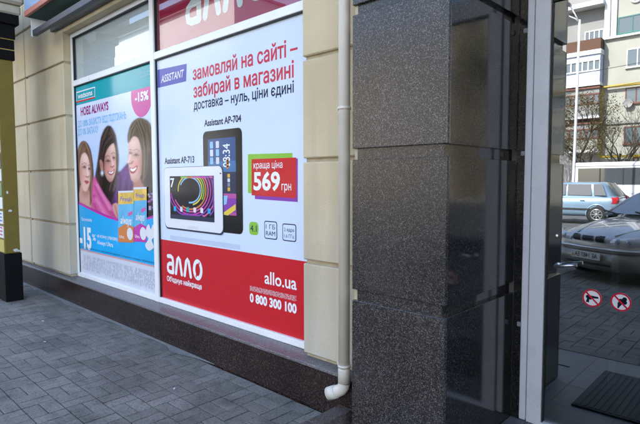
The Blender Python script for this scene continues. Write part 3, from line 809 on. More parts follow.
# black tablet
x0, zt = P.xz(203, 132); x1, _ = P.xz(242, 127.5); zb = P.P(242, 234.5).z
bt = P.rect(x0, x1, zb, zt, 2, pm('bezel'), 'printed_tablet', r=0.05)
sx0, sx1 = P.xz(208, 139)[0], P.xz(235.8, 139)[0]; sz1 = P.P(208, 139.5).z; sz0 = P.P(235.8, 215.7).z
def band(a, b, c, nm='screen'):
    P.rect(sx0, sx1, sz0 + (sz1 - sz0) * a, sz0 + (sz1 - sz0) * b, 3, c, nm, bt)
printed('scr1', (0.03, 0.08, 0.22)); printed('scr2', (0.05, 0.16, 0.34)); printed('scr3', (0.02, 0.03, 0.07)); printed('scr4', (0.45, 0.08, 0.30)); printed('scr5', (0.5, 0.3, 0.1))
band(0.70, 1.0, pm('scr1')); band(0.56, 0.70, pm('scr2')); band(0.28, 0.56, pm('scr3')); band(0.0, 0.28, pm('scr4'))
P.rect(sx0 + .25 * (sx1 - sx0), sx1, sz0 + .04 * (sz1 - sz0), sz0 + .22 * (sz1 - sz0), 4, pm('purple'), 'screen_picture', bt)
P.poly([(222, 214), (236, 204), (236, 210), (228, 215.5)], 4.5, pm('yellow'), 'screen_picture', bt)
P.poly([(221, 196), (228, 195.5), (227, 204), (222, 206)], 4.6, pm('skyblue'), 'screen_picture', bt)
sw_, sh_ = sx1 - sx0, sz1 - sz0
for i in range(2):
    for j in range(3):
        cx, cz = sx0 + sw_ * (0.14 + 0.22 * i), sz0 + sh_ * (0.92 - 0.105 * j)
        P.rect(cx - 0.024, cx + 0.024, cz - 0.03, cz + 0.03, 4, pm('palegrey' if (i + j) % 2 else 'skyblue'), 'screen_icon', bt, r=0.008)
for j in range(4):
    for i in range(2):
        cx, cz = sx0 + sw_ * (0.5 + 0.25 * i), sz0 + sh_ * (0.51 - 0.058 * j)
        P.rect(cx - 0.018, cx + 0.018, cz - 0.016, cz + 0.016, 4, pm('gold' if (i * 3 + j) % 3 == 0 else 'inkgrey' if (i + j) % 2 else 'palegrey'), 'screen_icon', bt, r=0.006)
A = Vector((sx0 + sw_ * 0.80, YW - LAY * 4, sz0 + sh_ * 0.62))
lettering('08:34', A, (0, 0, 1), (-1, 0, 0), sh_ * 0.30, sw_ * 0.24, pm('white'), bt, 0.01)
P.rect(sx0 + sw_ * 0.68, sx0 + sw_ * 0.76, sz0 + sh_ * 0.60, sz0 + sh_ * 0.72, 4, pm('orange'), 'screen_icon', bt)
# white tablet in front of it
x0, zt = P.xz(164.4, 168.0); x1 = P.xz(222.6, 167.3)[0]; zb = P.P(222, 233.5).z
P.rect(x0 - 0.004, x1 + 0.016, zb - 0.016, zt + 0.004, 5, pm('dark'), 'tablet_edge', r=0.06)
wt = P.rect(x0, x1, zb, zt, 6, pm('tabwhite'), 'printed_tablet', r=0.055)
sx0, sx1 = P.xz(170.2, 176)[0], P.xz(214.4, 176)[0]; sz1 = P.P(170, 176.3).z; sz0 = P.P(170.8, 218.2).z
P.rect(sx0, sx1, sz0, sz1, 7, pm('screen'), 'screen', wt)
cx, cz = P.xz(190.5, 190)
rings = [(0.175, 'skyblue', -95, 155), (0.205, 'yellow', -75, 185), (0.235, 'green', -30, 130), (0.265, 'orange', -120, 100), (0.30, 'hotpink', -150, 80), (0.34, 'magenta', -170, 60), (0.38, 'purple', -165, 45), (0.42, 'hotpink', -60, 38), (0.46, 'purple', -45, 30)]
for q, (rr, cc, a0, a1) in enumerate(rings):
    pts = []
    for k in range(25):
        a = R(a0 + (a1 - a0) * k / 24); x_, z_ = cx + rr * math.cos(a), cz + rr * 0.68 * math.sin(a)
        pts.append((min(max(x_, sx0 + 0.012), sx1 - 0.012), min(max(z_, sz0 + 0.05), sz1 - 0.012)))
    ded = [pts[0]]
    for p_ in pts[1:]:
        if abs(p_[0] - ded[-1][0]) + abs(p_[1] - ded[-1][1]) > 1e-4: ded.append(p_)
    P.poly(stroke(ded, 0.015), 8 + q * 0.05, pm(cc), 'screen_ring', wt, px=False)
P.text('7', (171.2, 187), (175.2, 187), 8.5, 9, pm('white'), 0.02, wt)
for k in range(6):
    xx = sx0 + (sx1 - sx0) * (0.12 + 0.155 * k); P.rect(xx - 0.022, xx + 0.022, sz0 + 0.075, sz0 + 0.122, 9, pm(['azure', 'palegrey', 'teal', 'eyewhite', 'eyewhite', 'azure'][k]), 'screen_icon', wt, r=0.01)
P.rect(sx0, sx1, sz0, sz0 + 0.04, 9, pm('dark'), 'task_bar', wt)
P.text('ASSISTANT', (188, 228.2), (199, 229.6), 2.4, 7, pm('palegrey'), 0.01, wt)
P.rect(x1 - 0.035, x1 - 0.012, zt - 0.07, zt - 0.06, 7, pm('dark'), 'tablet_button', wt)
# faint mirror image of the tablets below them
printed('paler', (0.50, 0.58, 0.72)); P.rect(P.xz(170, 232)[0], P.xz(240, 232)[0], zr + 0.012, zr + 0.055, 0.5, pm('paler'), 'printed_shade')
# price tag
def tagq(u0, v0, u1, v1, dv0=0, dv1=0): return [(u0, v0), (u1, v0 + dv0), (u1, v1 + dv1), (u0, v1)]
P.poly(tagq(248, 154.2, 292.5, 193, -1.2, 2.0), 1, pm('green'), 'price_tag_shadow')
P.poly(tagq(255, 161, 297.8, 199, -2.5, 3.0), 1.5, pm('purple'), 'price_tag_shadow')
pt = P.poly(tagq(251.8, 159.2, 296.3, 195.3, -1.7, 3.0), 2, pm('red'), 'price_tag')
P.text('краща ціна', (253.8, 168.6), (282.7, 167.8), 6.4, 3, pm('white'), 0.004, pt)
P.text('569', (253.8, 189.2), (280.3, 190.3), 16.5, 3, pm('white'), 0.032, pt)
P.text('грн', (281.8, 190.0), (291.5, 190.6), 8.0, 3, pm('white'), 0.006, pt)
# version badge and the two spec boxes
x0, z1 = P.xz(249.2, 221.5); x1, z0 = P.xz(258.6, 235.5)
vb = P.rect(x0, x1, z0, z1, 1, pm('green'), 'version_badge', r=0.035)
P.text('4.1', (250.6, 231), (256.8, 232), 6, 2, pm('dark'), 0.012, vb)
for (ua, ub, va, vb_, l1, l2, q) in ((264.3, 277.2, 220.6, 240.0, '1 ГБ', 'RAM', 0), (282.4, 296.3, 223.2, 242.2, '2 ядра', '1.6 ГГц', 1)):
    x0, x1 = P.xz(ua, va)[0], P.xz(ub, va)[0]; z1 = P.P(ua, va).z; z0 = P.P(ub, vb_).z
    bx = P.rect(x0, x1, z0, z1, 1, pm('dark'), 'spec_box', r=0.02)
    P.rect(x0 + 0.008, x1 - 0.008, z0 + 0.008, z1 - 0.008, 2, pm('paleblue'), 'spec_box_face', bx, r=0.014)
    w = x1 - x0; h = z1 - z0
    for k, s in enumerate((l1, l2)):
        lettering(s, (x0 + w * 0.14, YW - LAY * 3, z0 + h * (0.56 - 0.36 * k)), (1, 0, 0), (0, 0, 1), w * 0.72, h * (0.24 if q == 0 else 0.19), pm('dark'), bx, 0.004)
# red band: logo, slogan, address, phone
xa, za = P.xz(167.2, 274.0); zt = P.P(167.2, 258.5).z; xb = P.xz(201.8, 278.7)[0]
h = (xb - xa) / 3.12
logo(P, xa, (P.P(167.2, 274.4).z + P.P(201.8, 279.6).z) / 2, h, 2, pm('white'), t2)
P.text("Об'єднує найкраще", (167.2, 280.9), (202, 289.0), 4.6, 2, pm('white'), 0.025)
P.text('allo.ua', (264.8, 283.4), (296.8, 289.6), 12, 2, pm('white'), 0.014)
P.text('0 800 300 100', (250, 301.2), (296.8, 313.6), 8.0, 2, pm('white'), 0.045)
za, zb = P.P(250, 285.5).z, P.P(296.8, 301.5).z; xa, xb = P.xz(250, 285)[0], P.xz(296.8, 295)[0]
for k in range(7):
    zz = za - (za - zb) * (k + 0.5) / 7; x = xa
    ln = MB()
    while x < xb - 0.02:
        w = random.uniform(0.02, 0.09); e = min(x + w, xb)
        ln.add([(x, YW - LAY * 2, zz - 0.0024), (e, YW - LAY * 2, zz - 0.0024), (e, YW - LAY * 2, zz + 0.0024), (x, YW - LAY * 2, zz + 0.0024)], [(0, 1, 2, 3)]); x = e + 0.012
    ln.build('small_print', pm('softred'), t2, kind='stuff', recalc=False)

# ---- red panel above it
t3 = thing('poster', 'red logo panel behind the upper pane above the tablet poster', 'poster', loc=(0, 0, 0))
m = MB(); m.box(WXM1, X1, YW + 0.022, YW + 0.025, ZT1, ZTOP); m.build('sheet', pm('pinkred'), t3, recalc=False)
P3 = Poster(t3, YW + 0.022)
xa = P3.xz(185.5, 24.5)[0]; zb = P3.P(185.5, 24.6).z
logo(P3, xa, zb - 0.035, 0.375, 1, pm('white'), t3)

# ---- left poster: three laughing women, packs
t1 = thing('poster', 'turquoise and pink poster with three women in the window next to the plaster pier', 'poster', loc=(0, 0, 0))
P = Poster(t1, YW)
X0, X1, Z0, Z1 = WX0 + 0.059, WXM0, ZL + 0.055, ZT0 - 0.010
m = MB(); m.box(X0, X1, YW, YW + 0.003, Z0, Z1); m.build('sheet', pm('lilac'), t1, recalc=False)
zt = (P.P(76, 106.2).z + P.P(153, 85).z) / 2
P.rect(X0, X1, zt, Z1, 1, pm('teal'), 'teal_band')
lg = P.poly([(76.4, 92.2), (95.2, 86.6), (95.2, 97.2), (76.4, 102.6)], 2, pm('white'), 'logo_frame')
P.poly([(76.8, 93.2), (94.8, 87.8), (94.8, 96.2), (76.8, 101.2)], 3, pm('teal'), 'logo_field', lg)
P.poly([(76.6, 101.6), (95, 96.8), (95, 98.2), (76.6, 103.2)], 3.5, pm('red'), 'logo_line', lg)
P.text('watsons', (78.2, 98.8), (92.6, 95.0), 5.0, 4, pm('white'), 0.02, lg)
for k in range(2): P.text('your personal store', (138, 78.6 - 3.4 * k), (150, 74.8 - 3.4 * k), 1.6, 2, pm('palegrey'))
P.text('НОВІ ALWAYS', (81, 116), (108.6, 109.4), 7.2, 2, pm('plum'), 0.06)
P.text('ДО 100% ЗАХИСТУ ВІД ПІДТІКАНЬ', (78.2, 128), (126.6, 117.5), 5.6, 2, pm('skyblue'), 0.04)
P.text('ДО 0% ЗАПАХУ', (78.2, 136), (98.6, 131.6), 5.6, 2, pm('skyblue'), 0.04)
# discount disc hanging from the band
c = P.xz(142.0, 92.5); rd = 0.235
pts = [p for p in disc_pts((c[0] - 0.01, c[1] - 0.02), rd, 60) if p[1] < zt]; pts.sort(key=lambda p: math.atan2(p[1] - c[1] - 0.001 + .02, -(p[0] - c[0])))
pts = [p for p in disc_pts((c[0] - 0.01, c[1] - 0.02), rd, 90)]
pts = [(p[0], min(p[1], zt)) for p in pts]
dd = []
for p in pts:
    if not dd or abs(p[0] - dd[-1][0]) + abs(p[1] - dd[-1][1]) > 1e-5: dd.append(p)
dc = P.poly(dd, 1.5, pm('hotpink'), 'discount_disc', px=False)
P.text('-15%', (135.2, 102.4), (148.8, 98.9), 8.2, 3, pm('white'), 0.07, dc)

# the printed photograph of three women: a fine sheet of print dots painted tone by tone
def smooth(pts, layer, mat, name, parent=None): return P.poly(pts, layer, pm(mat), name, parent, smooth=6)
import numpy as np
def paint_photograph(xa, xb, za, zb, nx, nz):
    xs_ = np.linspace(xa, xb, nx); zs_ = np.linspace(za, zb, nz)
    GX, GZ = np.meshgrid(xs_, zs_)
    q = np.stack([GX, np.full_like(GX, YW), GZ - EYE], -1)
    w_ = q @ np.array(CAM[2]); U = CX + FPX * (q @ np.array(CAM[0])) / w_; V = CY + FPX * (q @ np.array(CAM[1])) / w_
    rng = np.random.default_rng(5)
    def lin(c): c = np.array(c, float) / 255; return np.where(c <= 0.04045, c / 12.92, ((c + 0.055) / 1.055) ** 2.4)
    img = np.zeros((nz, nx, 3)); t_ = np.clip((V - 105) / 110, 0, 1)[..., None]
    img[:] = lin((214, 224, 246)) * (1 - t_) + lin((150, 186, 232)) * t_
    def mask(pts, blur=0.5, closed=True, sm=5):
        p = catmull(pts, sm) if sm else pts
        m = np.zeros((nz, nx), bool); L = len(p)
        for i in range(L):
            (x0, y0), (x1, y1) = p[i], p[(i + 1) % L]
            if y0 == y1: continue
            c = ((y0 <= V) != (y1 <= V)) & (U < x0 + (V - y0) / (y1 - y0) * (x1 - x0)); m ^= c
        m = m.astype(float)
        if blur:
            r = max(1, int(blur * 3 / 0.4)); k = np.exp(-0.5 * (np.arange(-r, r + 1) * 0.4 / blur) ** 2); k /= k.sum()
            m = np.apply_along_axis(lambda a: np.convolve(np.pad(a, r, 'edge'), k, 'valid'), 0, m)
            m = np.apply_along_axis(lambda a: np.convolve(np.pad(a, r, 'edge'), k, 'valid'), 1, m)
        return m
    def lay(m, c, a=1.0):
        nonlocal img
        c = lin(c) if not isinstance(c, np.ndarray) else c
        img = img * (1 - (m * a)[..., None]) + c * (m * a)[..., None]
    def fill(pts, c, blur=0.5, a=1.0): m = mask(pts, blur); lay(m, c, a); return m
    def blob(u, v, ru, rv, c, a, clip=None, rot=0.0):
        du, dv = U - u, V - v; cr, sr = math.cos(rot), math.sin(rot)
        m = np.exp(-0.5 * (((du * cr + dv * sr) / ru) ** 2 + ((-du * sr + dv * cr) / rv) ** 2))
        lay(m * (clip if clip is not None else 1), c, a)
    def line(pts, c, w, a, clip=None):
        d = np.full((nz, nx), 1e9)
        for (x0, y0), (x1, y1) in zip(pts[:-1], pts[1:]):
            ex, ey = x1 - x0, y1 - y0; l2 = ex * ex + ey * ey + 1e-9
            t = np.clip(((U - x0) * ex + (V - y0) * ey) / l2, 0, 1)
            d = np.minimum(d, np.hypot(U - x0 - t * ex, V - y0 - t * ey))
        m = np.exp(-0.5 * (d / w) ** 2); lay(m * (clip if clip is not None else 1), c, a)
    def hair(pts, base, lights, darks, guides, n, blur=0.6):
        m = fill(pts, base, blur)
        for k in range(n):
            g0 = guides[rng.integers(len(guides))]; j = rng.normal(0, 1.5, 2); s = rng.uniform(0.85, 1.1)
            g_ = [(g0[0][0] + (x - g0[0][0]) * s + j[0] + rng.normal(0, .35), y + j[1]) for x, y in g0]
            c = (lights if rng.random() < 0.5 else darks); line(g_, c[rng.integers(len(c))], rng.uniform(0.25, 0.7), rng.uniform(0.2, 0.6), m)
        return m
    # clothes and the dark mass behind
    fill([(96, 186), (112, 172), (122, 172), (134, 178), (140, 196), (160, 188), (162, 232), (92, 232), (93, 200)], (30, 22, 30), 1.2)
    m = fill([(112, 200), (116, 180), (123, 168), (130, 162), (134, 172), (137, 186), (139, 206), (128, 222), (114, 222)], (74, 30, 92), 0.7)
    for k in range(7): line([(118 + k * 3, 176 + k), (116 + k * 3.2, 196), (120 + k * 2.5, 220)], [(110, 52, 130), (44, 14, 58)][k % 2], 1.1, 0.55, m)
    blob(126, 174, 4, 6, (128, 66, 148), .5, m)
    # right woman: hair behind, neck, face, front lock
    G3 = [[(141, 119), (147, 124), (151, 140), (153, 165), (154, 195)], [(139, 119), (144, 128), (146.5, 148), (147, 170), (150, 196)], [(138, 120), (141, 130), (143.6, 150), (143.5, 172), (146, 194)]]
    hair([(127.6, 141), (129, 129), (133.6, 121), (140.6, 118), (148.6, 121.4), (152.8, 131), (154.4, 150), (155.6, 172), (156.6, 200), (148, 202), (141, 186), (136, 186), (132, 170), (133, 150)],
         (84, 66, 52), [(124, 104, 82), (140, 120, 98), (108, 88, 68)], [(58, 44, 36), (40, 30, 28)], G3, 60)
    fill([(146, 160), (154, 150), (157, 175), (157, 205), (147, 203), (143, 186)], (34, 26, 28), 2.5, 0.85)
    fill([(132.5, 176), (139, 177.5), (143, 184), (146, 200), (131, 200), (133.4, 186)], (176, 118, 106), 0.8)
    f = fill([(129.0, 142), (133, 136.4), (138.5, 139), (141.8, 152), (142.4, 164), (141, 175), (136.5, 182), (132.0, 180.4), (130.2, 175), (129.2, 168.6), (128.6, 164.6), (127.3, 161), (128.7, 153), (128.4, 148)], (222, 178, 164), 0.45)
    blob(142, 166, 3.2, 14, (150, 96, 84), .75, f); blob(136, 182, 5, 3, (168, 110, 98), .6, f); blob(133, 143, 4, 4, (240, 208, 196), .7, f); blob(136, 165, 3, 3.4, (226, 140, 134), .6, f)
    blob(130.6, 153.6, 1.6, 1.8, (150, 104, 96), .7, f); blob(136.4, 155, 2.3, 2.0, (160, 110, 100), .7, f)
    line([(129.6, 152.6), (131.4, 153.6)], (40, 26, 28), .36, .75, f); line([(134.2, 155.2), (136.2, 153.9), (138.4, 155.4)], (36, 24, 26), .36, .75, f); blob(136.2, 155.2, .6, .6, (20, 14, 18), .9, f)
    line([(129.2, 149.6), (131.6, 149.8)], (92, 62, 52), .36, .5, f); line([(133.6, 150.6), (136.4, 149), (139.4, 151)], (92, 62, 52), .36, .5, f)
    line([(130.6, 155), (129.0, 160), (128.2, 162.4)], (246, 216, 204), .7, .7, f); line([(128.8, 163.8), (131.6, 163.4), (132.8, 161.6)], (150, 92, 84), .6, .8, f)
    fill([(129.8, 167.4), (133, 168.2), (137.4, 165.4), (136.6, 170.4), (133.4, 173.6), (130.4, 172.4)], (168, 50, 62), 0.35)
    fill([(130.6, 168.4), (133.2, 169.1), (136.5, 167.1), (135.4, 170), (133, 171.4), (130.9, 170.6)], (246, 240, 238), 0.3)
    hair([(134, 121), (142, 121), (146.4, 130), (147, 150), (146.4, 170), (143.6, 184), (141.4, 178), (142.2, 160), (141, 146), (138, 137), (132.6, 136.6), (128.4, 143), (129.6, 130)], (92, 74, 58), [(132, 112, 90), (148, 128, 104)], [(62, 48, 40), (48, 36, 32)], [[(137, 122), (141, 132), (144, 150), (144.4, 166), (143, 182)], [(136, 122), (131, 130), (129, 142)], [(139, 121), (144, 134), (146, 154), (145, 176)]], 46)
    # middle woman
    G2 = [[(109, 127), (103, 138), (100.4, 156), (98.4, 176), (99, 200)], [(110, 127), (114.6, 136), (117.4, 152), (117.6, 172), (113, 190)], [(108, 128), (101, 144), (98, 166), (96.4, 186)]]
    hair([(99.3, 152), (101.3, 137), (105.5, 127.6), (110.5, 126.4), (115, 133), (117.4, 146), (118.8, 160), (117.2, 176), (116, 190), (108, 204), (98, 200), (94.6, 184), (97.2, 166)], (34, 25, 28), [(78, 58, 58), (96, 72, 70)], [(12, 8, 12)], G2, 55, 0.8)
    f = fill([(103.2, 151), (107.6, 141.4), (112, 140), (115, 148), (116.0, 159), (115.8, 170), (113.4, 178.8), (109.8, 181.6), (105.8, 176), (103.2, 165)], (216, 168, 154), 0.45)
    blob(104.4, 167, 2.4, 11, (142, 88, 78), .75, f); blob(109, 181, 4, 3, (158, 100, 90), .6, f); blob(112, 146, 2.6, 4, (238, 202, 190), .7, f); blob(108.4, 168, 2, 3, (220, 134, 128), .6, f); blob(115, 166, 1.2, 3, (226, 150, 140), .5, f)
    blob(108.2, 161.4, 2.2, 2.0, (146, 98, 90), .7, f); blob(113.8, 158.2, 1.5, 1.8, (146, 98, 90), .7, f)
    line([(105.9, 161.4), (108, 159.9), (110.2, 161.4)], (28, 18, 22), .36, .75, f); line([(112.2, 158.2), (113.8, 156.9), (115.2, 158.2)], (28, 18, 22), .36, .75, f); blob(108.2, 161.3, .6, .6, (14, 10, 14), .9, f); blob(113.8, 158.1, .5, .5, (14, 10, 14), .9, f)
    line([(104.8, 157.8), (107.8, 155.4), (110.4, 156.9)], (44, 28, 30), .36, .5, f); line([(111.8, 153.8), (113.8, 152.4), (115.4, 153.8)], (44, 28, 30), .36, .5, f)
    line([(111.4, 157), (112.8, 163), (113.0, 165)], (242, 206, 194), .6, .7, f); line([(110.6, 166.4), (112.4, 167.4), (113.8, 166)], (146, 86, 80), .5, .85, f)
    fill([(107.6, 170.9), (111.2, 171.8), (114.6, 169), (113.8, 173.4), (110.8, 175.4), (108.6, 173.8)], (164, 56, 66), 0.35)
    fill([(108.5, 171.6), (111.3, 172.4), (113.8, 170.4), (112.9, 172.9), (110.8, 173.9), (109.2, 172.9)], (246, 240, 238), 0.3)
    hair([(101, 160), (103, 144), (108, 137), (113, 136.6), (115.2, 142), (111.6, 144.4), (107, 150), (104.4, 158), (103.6, 172), (101.4, 178)], (30, 22, 25), [(84, 62, 62)], [(12, 8, 12)], [[(112, 138), (106, 145), (103, 156), (102, 172)]], 22)
    m = fill([(99.6, 161), (101.6, 160.2), (103.2, 165), (102.8, 170.5), (100.8, 169)], (190, 134, 122), 0.5); blob(101.4, 165, .7, 2, (140, 84, 78), .6, m)
    blob(102.2, 173, .9, 1.6, (240, 240, 246), .95)
    # left woman
    G1 = [[(83, 143), (79.4, 152), (78.6, 172), (79.6, 200)], [(85, 143), (89.6, 152), (92, 170), (91.4, 200)], [(84, 143), (87.6, 150), (90.6, 166), (89.6, 190)]]
    hair([(77.4, 160), (78.4, 148), (81.8, 141.8), (86, 142.2), (90.2, 149), (92.8, 164), (93.6, 180), (93.6, 200), (92.4, 212), (86, 212), (84, 200), (78, 208), (77, 190)], (88, 58, 46), [(140, 100, 78), (164, 124, 98)], [(46, 28, 24)], G1, 50)
    fill([(80.4, 186), (87.4, 189), (90.8, 198), (90.6, 212), (78, 212)], (206, 156, 142), 0.8); blob(86, 193, 3, 3, (160, 106, 94), .6)
    f = fill([(79.4, 165), (81.6, 155), (85.8, 152.4), (89.4, 159.4), (90.9, 172), (89.8, 183), (86.6, 191), (83.2, 189.4), (80.4, 180)], (228, 184, 170), 0.45)
    blob(80.2, 174, 1.8, 10, (168, 114, 100), .7, f); blob(86, 158, 2.4, 3.6, (244, 214, 202), .7, f); blob(83.4, 177, 1.8, 3, (226, 146, 138), .6, f); blob(90.4, 178, 1, 6, (178, 122, 108), .6, f)
    blob(84.6, 167.4, 1.9, 1.9, (160, 112, 104), .65, f); blob(89.2, 169.2, 1.3, 1.7, (160, 112, 104), .65, f)
    line([(82.8, 167.4), (84.6, 166), (86.2, 167.6)], (34, 24, 30), .36, .75, f); line([(88, 169), (89.2, 168), (90.4, 169.4)], (34, 24, 30), .36, .75, f); blob(84.7, 167.4, .5, .6, (24, 26, 40), .9, f); blob(89.2, 169.2, .4, .5, (24, 26, 40), .9, f)
    line([(82.2, 164.2), (84.4, 162.6), (86.4, 164)], (96, 62, 50), .36, .5, f); line([(88, 165.6), (89.2, 164.8), (90.4, 166)], (96, 62, 50), .36, .5, f)
    line([(87.2, 167), (88, 173), (88.2, 175)], (250, 222, 210), .6, .7, f); line([(86, 176.6), (87.6, 177.4), (88.8, 176.4)], (160, 100, 92), .5, .8, f)
    fill([(84.6, 180.8), (87, 180.3), (89, 181.8), (87.4, 184), (85.6, 183.4)], (190, 84, 92), 0.35); line([(84.8, 181.6), (87, 182), (88.8, 182)], (120, 40, 50), .3, .7, f)
    hair([(80, 146), (85, 142.6), (88.6, 147.6), (91.2, 158), (92.8, 176), (92.4, 196), (90, 206), (90.6, 184), (90.4, 168), (88, 157), (84.4, 152.6), (81, 156), (79.2, 168), (79.6, 186), (78, 196), (77.2, 170), (78, 154)], (104, 70, 54), [(156, 116, 90), (182, 142, 112)], [(58, 36, 30)], [[(85, 143), (90, 154), (92, 172), (91.6, 200)], [(83, 143), (79, 156), (78, 176), (78.4, 196)]], 34)
    # pink top and arm of the left woman, a hand
    m = fill([(93.6, 177), (97.4, 182), (104, 194), (112, 206), (120, 222), (120, 232), (96, 232), (92, 208)], (214, 96, 156), 0.6)
    for a_, b_ in (((95, 186), (112, 216)), ((94, 196), (106, 216)), ((100, 190), (117, 220)), ((94, 204), (100, 214))): line([a_, ((a_[0] + b_[0]) / 2 - .6, (a_[1] + b_[1]) / 2 + 1), b_], (164, 54, 110), 1.0, .6, m)
    for a_, b_ in (((97, 185), (110, 209)), ((96, 199), (108, 220))): line([a_, b_], (240, 150, 196), 1.2, .55, m)
    m = fill([(112.4, 206), (116.6, 202.8), (119.4, 207), (120.4, 219), (116, 216)], (206, 150, 138), 0.5); line([(115, 206), (118, 217)], (150, 92, 84), .5, .6, m)
    for k in range(26): blob(148 + rng.random() * 9, 190 + rng.random() * 32, .5 + .5 * rng.random(), .6, [(232, 120, 220), (140, 160, 250), (250, 240, 255)][k % 3], .55)
    img = np.clip(img + rng.normal(0, 0.008, img.shape), 0.003, 0.9)
    vs = np.stack([GX, np.full_like(GX, YW - LAY), GZ], -1).reshape(-1, 3)
    i = np.arange(nz * nx).reshape(nz, nx)
    fs = np.stack([i[:-1, :-1], i[:-1, 1:], i[1:, 1:], i[1:, :-1]], -1).reshape(-1, 4)
    me = bpy.data.meshes.new('printed_photograph'); me.from_pydata(vs.tolist(), [], fs.tolist())
    ca = me.color_attributes.new('Tone', 'FLOAT_COLOR', 'POINT')
    ca.data.foreach_set('color', np.concatenate([img.reshape(-1, 3), np.ones((nx * nz, 1))], 1).astype(np.float32).ravel())
    m, nt, b, N, L = principled('print photograph'); at = N.new('ShaderNodeVertexColor'); at.layer_name = 'Tone'
    L.new(at.outputs[0], b.inputs['Base Color']); b.inputs['Roughness'].default_value = 0.12; b.inputs['Specular IOR Level'].default_value = 0.17
    me.materials.append(m)
    return put('printed_photograph', me, t1)
pic = paint_photograph(X0, X1, P.P(119, 226).z, zt - 0.001, 220, 330)
# blue swoosh, its pink rim, strip below
zb1 = (P.P(80.7, 250).z + P.P(157, 267.6).z) / 2
def swoosh(dv, layer, mat, name):
    top = [(77.8, 204 + dv), (88, 208.5 + dv), (98, 213.4 + dv), (108, 217.8 + dv), (119, 221.2 + dv), (130, 222.6 + dv), (143, 221.6 + dv), (159, 217 + dv)]
    q = [P.xz(*p) for p in top]; q[0] = (X0, q[0][1]); q[-1] = (X1, q[-1][1])
    return flat(q[::-1] + [(X0, zb1), (X1, zb1)], YW - LAY * layer, name, pm(mat), t1)
swoosh(-2.4, 9, 'magenta', 'swoosh_rim'); swoosh(0, 10, 'azure', 'swoosh')
P.rect(X0, X1, Z0, zb1, 9, pm('palegrey'), 'text_strip')
P.rect(X0, X1, zb1, zb1 + 0.02, 11, pm('softred'), 'strip_rule')
P.text('-15', (80.6, 245.6), (92.4, 249.6), 19, 11, pm('white'), 0.07)
P.text('Економія', (82.6, 219.8), (92.6, 222.6), 3.2, 11, pm('white'))
P.text('%', (93.2, 240), (96.6, 241), 6, 11, pm('white'), 0.012)
P.text('на кожну упаковку', (98, 236.6), (118.6, 241.4), 3.4, 11, pm('white'), 0.004)
P.text('Always Ultra', (98, 243.4), (114, 247.6), 4.0, 11, pm('white'), 0.006)
P.text('з 1 по 30 квітня у всіх магазинах мережі, кількість товару обмежена', (82, 247.2), (156, 264.0), 1.5, 11, pm('dark'))
# packs
def pack(u0, u1, vt, vb, dv, lab, layer, w):
    pk = P.poly([(u0, vt), (u1, vt - dv), (u1, vb + dv * 1.5), (u0, vb)], layer, pm('packblue'), 'printed_pack')
    P.poly([(u0, vt), (u1, vt - dv), (u1, vt + 13 - dv), (u0, vt + 13.2)], layer + 1, pm('gold'), 'pack_band', pk)
    P.poly([(u0, vt - .2), (u1, vt - .2 - dv), (u1, vt + 1.6 - dv), (u0, vt + 1.8)], layer + 2, pm('palegrey'), 'pack_top', pk)
    P.text('Fresh', (u0 + 2, vt + 10.2), (u1 - 2, vt + 9.6), 4.2, layer + 2, pm('violet'), 0.01, pk, shear=0.2)
    P.text('always', (u0 + 2.2, vt + 33), (u1 - 2.4, vt + 32.6), 7.5, layer + 2, pm('white'), 0.016, pk, shear=0.25)
    P.poly([(u1 - 5.4, vt + 21.5), (u1 - 1.2, vt + 19.5), (u1 - 1.2, vt + 23), (u1 - 5.4, vt + 25)], layer + 2, pm('hotpink'), 'pack_patch', pk)
    P.poly([(u0, vb - 14), ((u0 + u1) / 2, vb - 18), (u1, vb - 15), (u1, vb + dv * 1.5), (u0, vb)], layer + 1, pm(lab), 'pack_label', pk)
    c_ = P.xz((u0 + u1) / 2 + w, vb - 8)
    flat(disc_pts(c_, 0.07, 20), YW - LAY * (layer + 2), 'pack_flower', pm('eyewhite'), pk)
    P.text('Ultra', (u0 + 1.4, vb - 4), (u0 + 6, vb - 3.4), 3, layer + 2, pm('white'), 0.006, pk)
pack(134.6, 147.6, 187.6, 241.5, 0.5, 'magenta', 11, 3)
pack(119.4, 134.8, 191.2, 241.8, 0.5, 'orange', 14, 4)
wg = smooth([(147.5, 228), (150, 224), (152, 229), (154, 224.6), (156.6, 227), (156, 236), (153, 240), (155, 247), (150, 250.6), (146.4, 245), (149.6, 239), (146.8, 234)], 15, 'eyewhite', 'printed_pad')
# columns of fine print in the strip at the bottom
fine = MB(); x = X0 + 0.05; zt_, zb_ = zb1 - 0.05, Z0 + 0.05
while x < X1 - 0.05:
    z = zt_
    while z > zb_ + 0.02:
        l = random.uniform(0.015, 0.07); e = max(z - l, zb_)
        if random.random() < 0.82: fine.add([(x, YW - LAY * 10, e), (x + 0.009, YW - LAY * 10, e), (x + 0.009, YW - LAY * 10, z), (x, YW - LAY * 10, z)], [(0, 1, 2, 3)])
        z = e - random.choice((0.006, 0.006, 0.02))
    x += random.choice((0.021, 0.021, 0.03))
printed('finetext', (0.36, 0.38, 0.47))
fine.build('small_print', pm('finetext'), t1, kind='stuff', recalc=False)

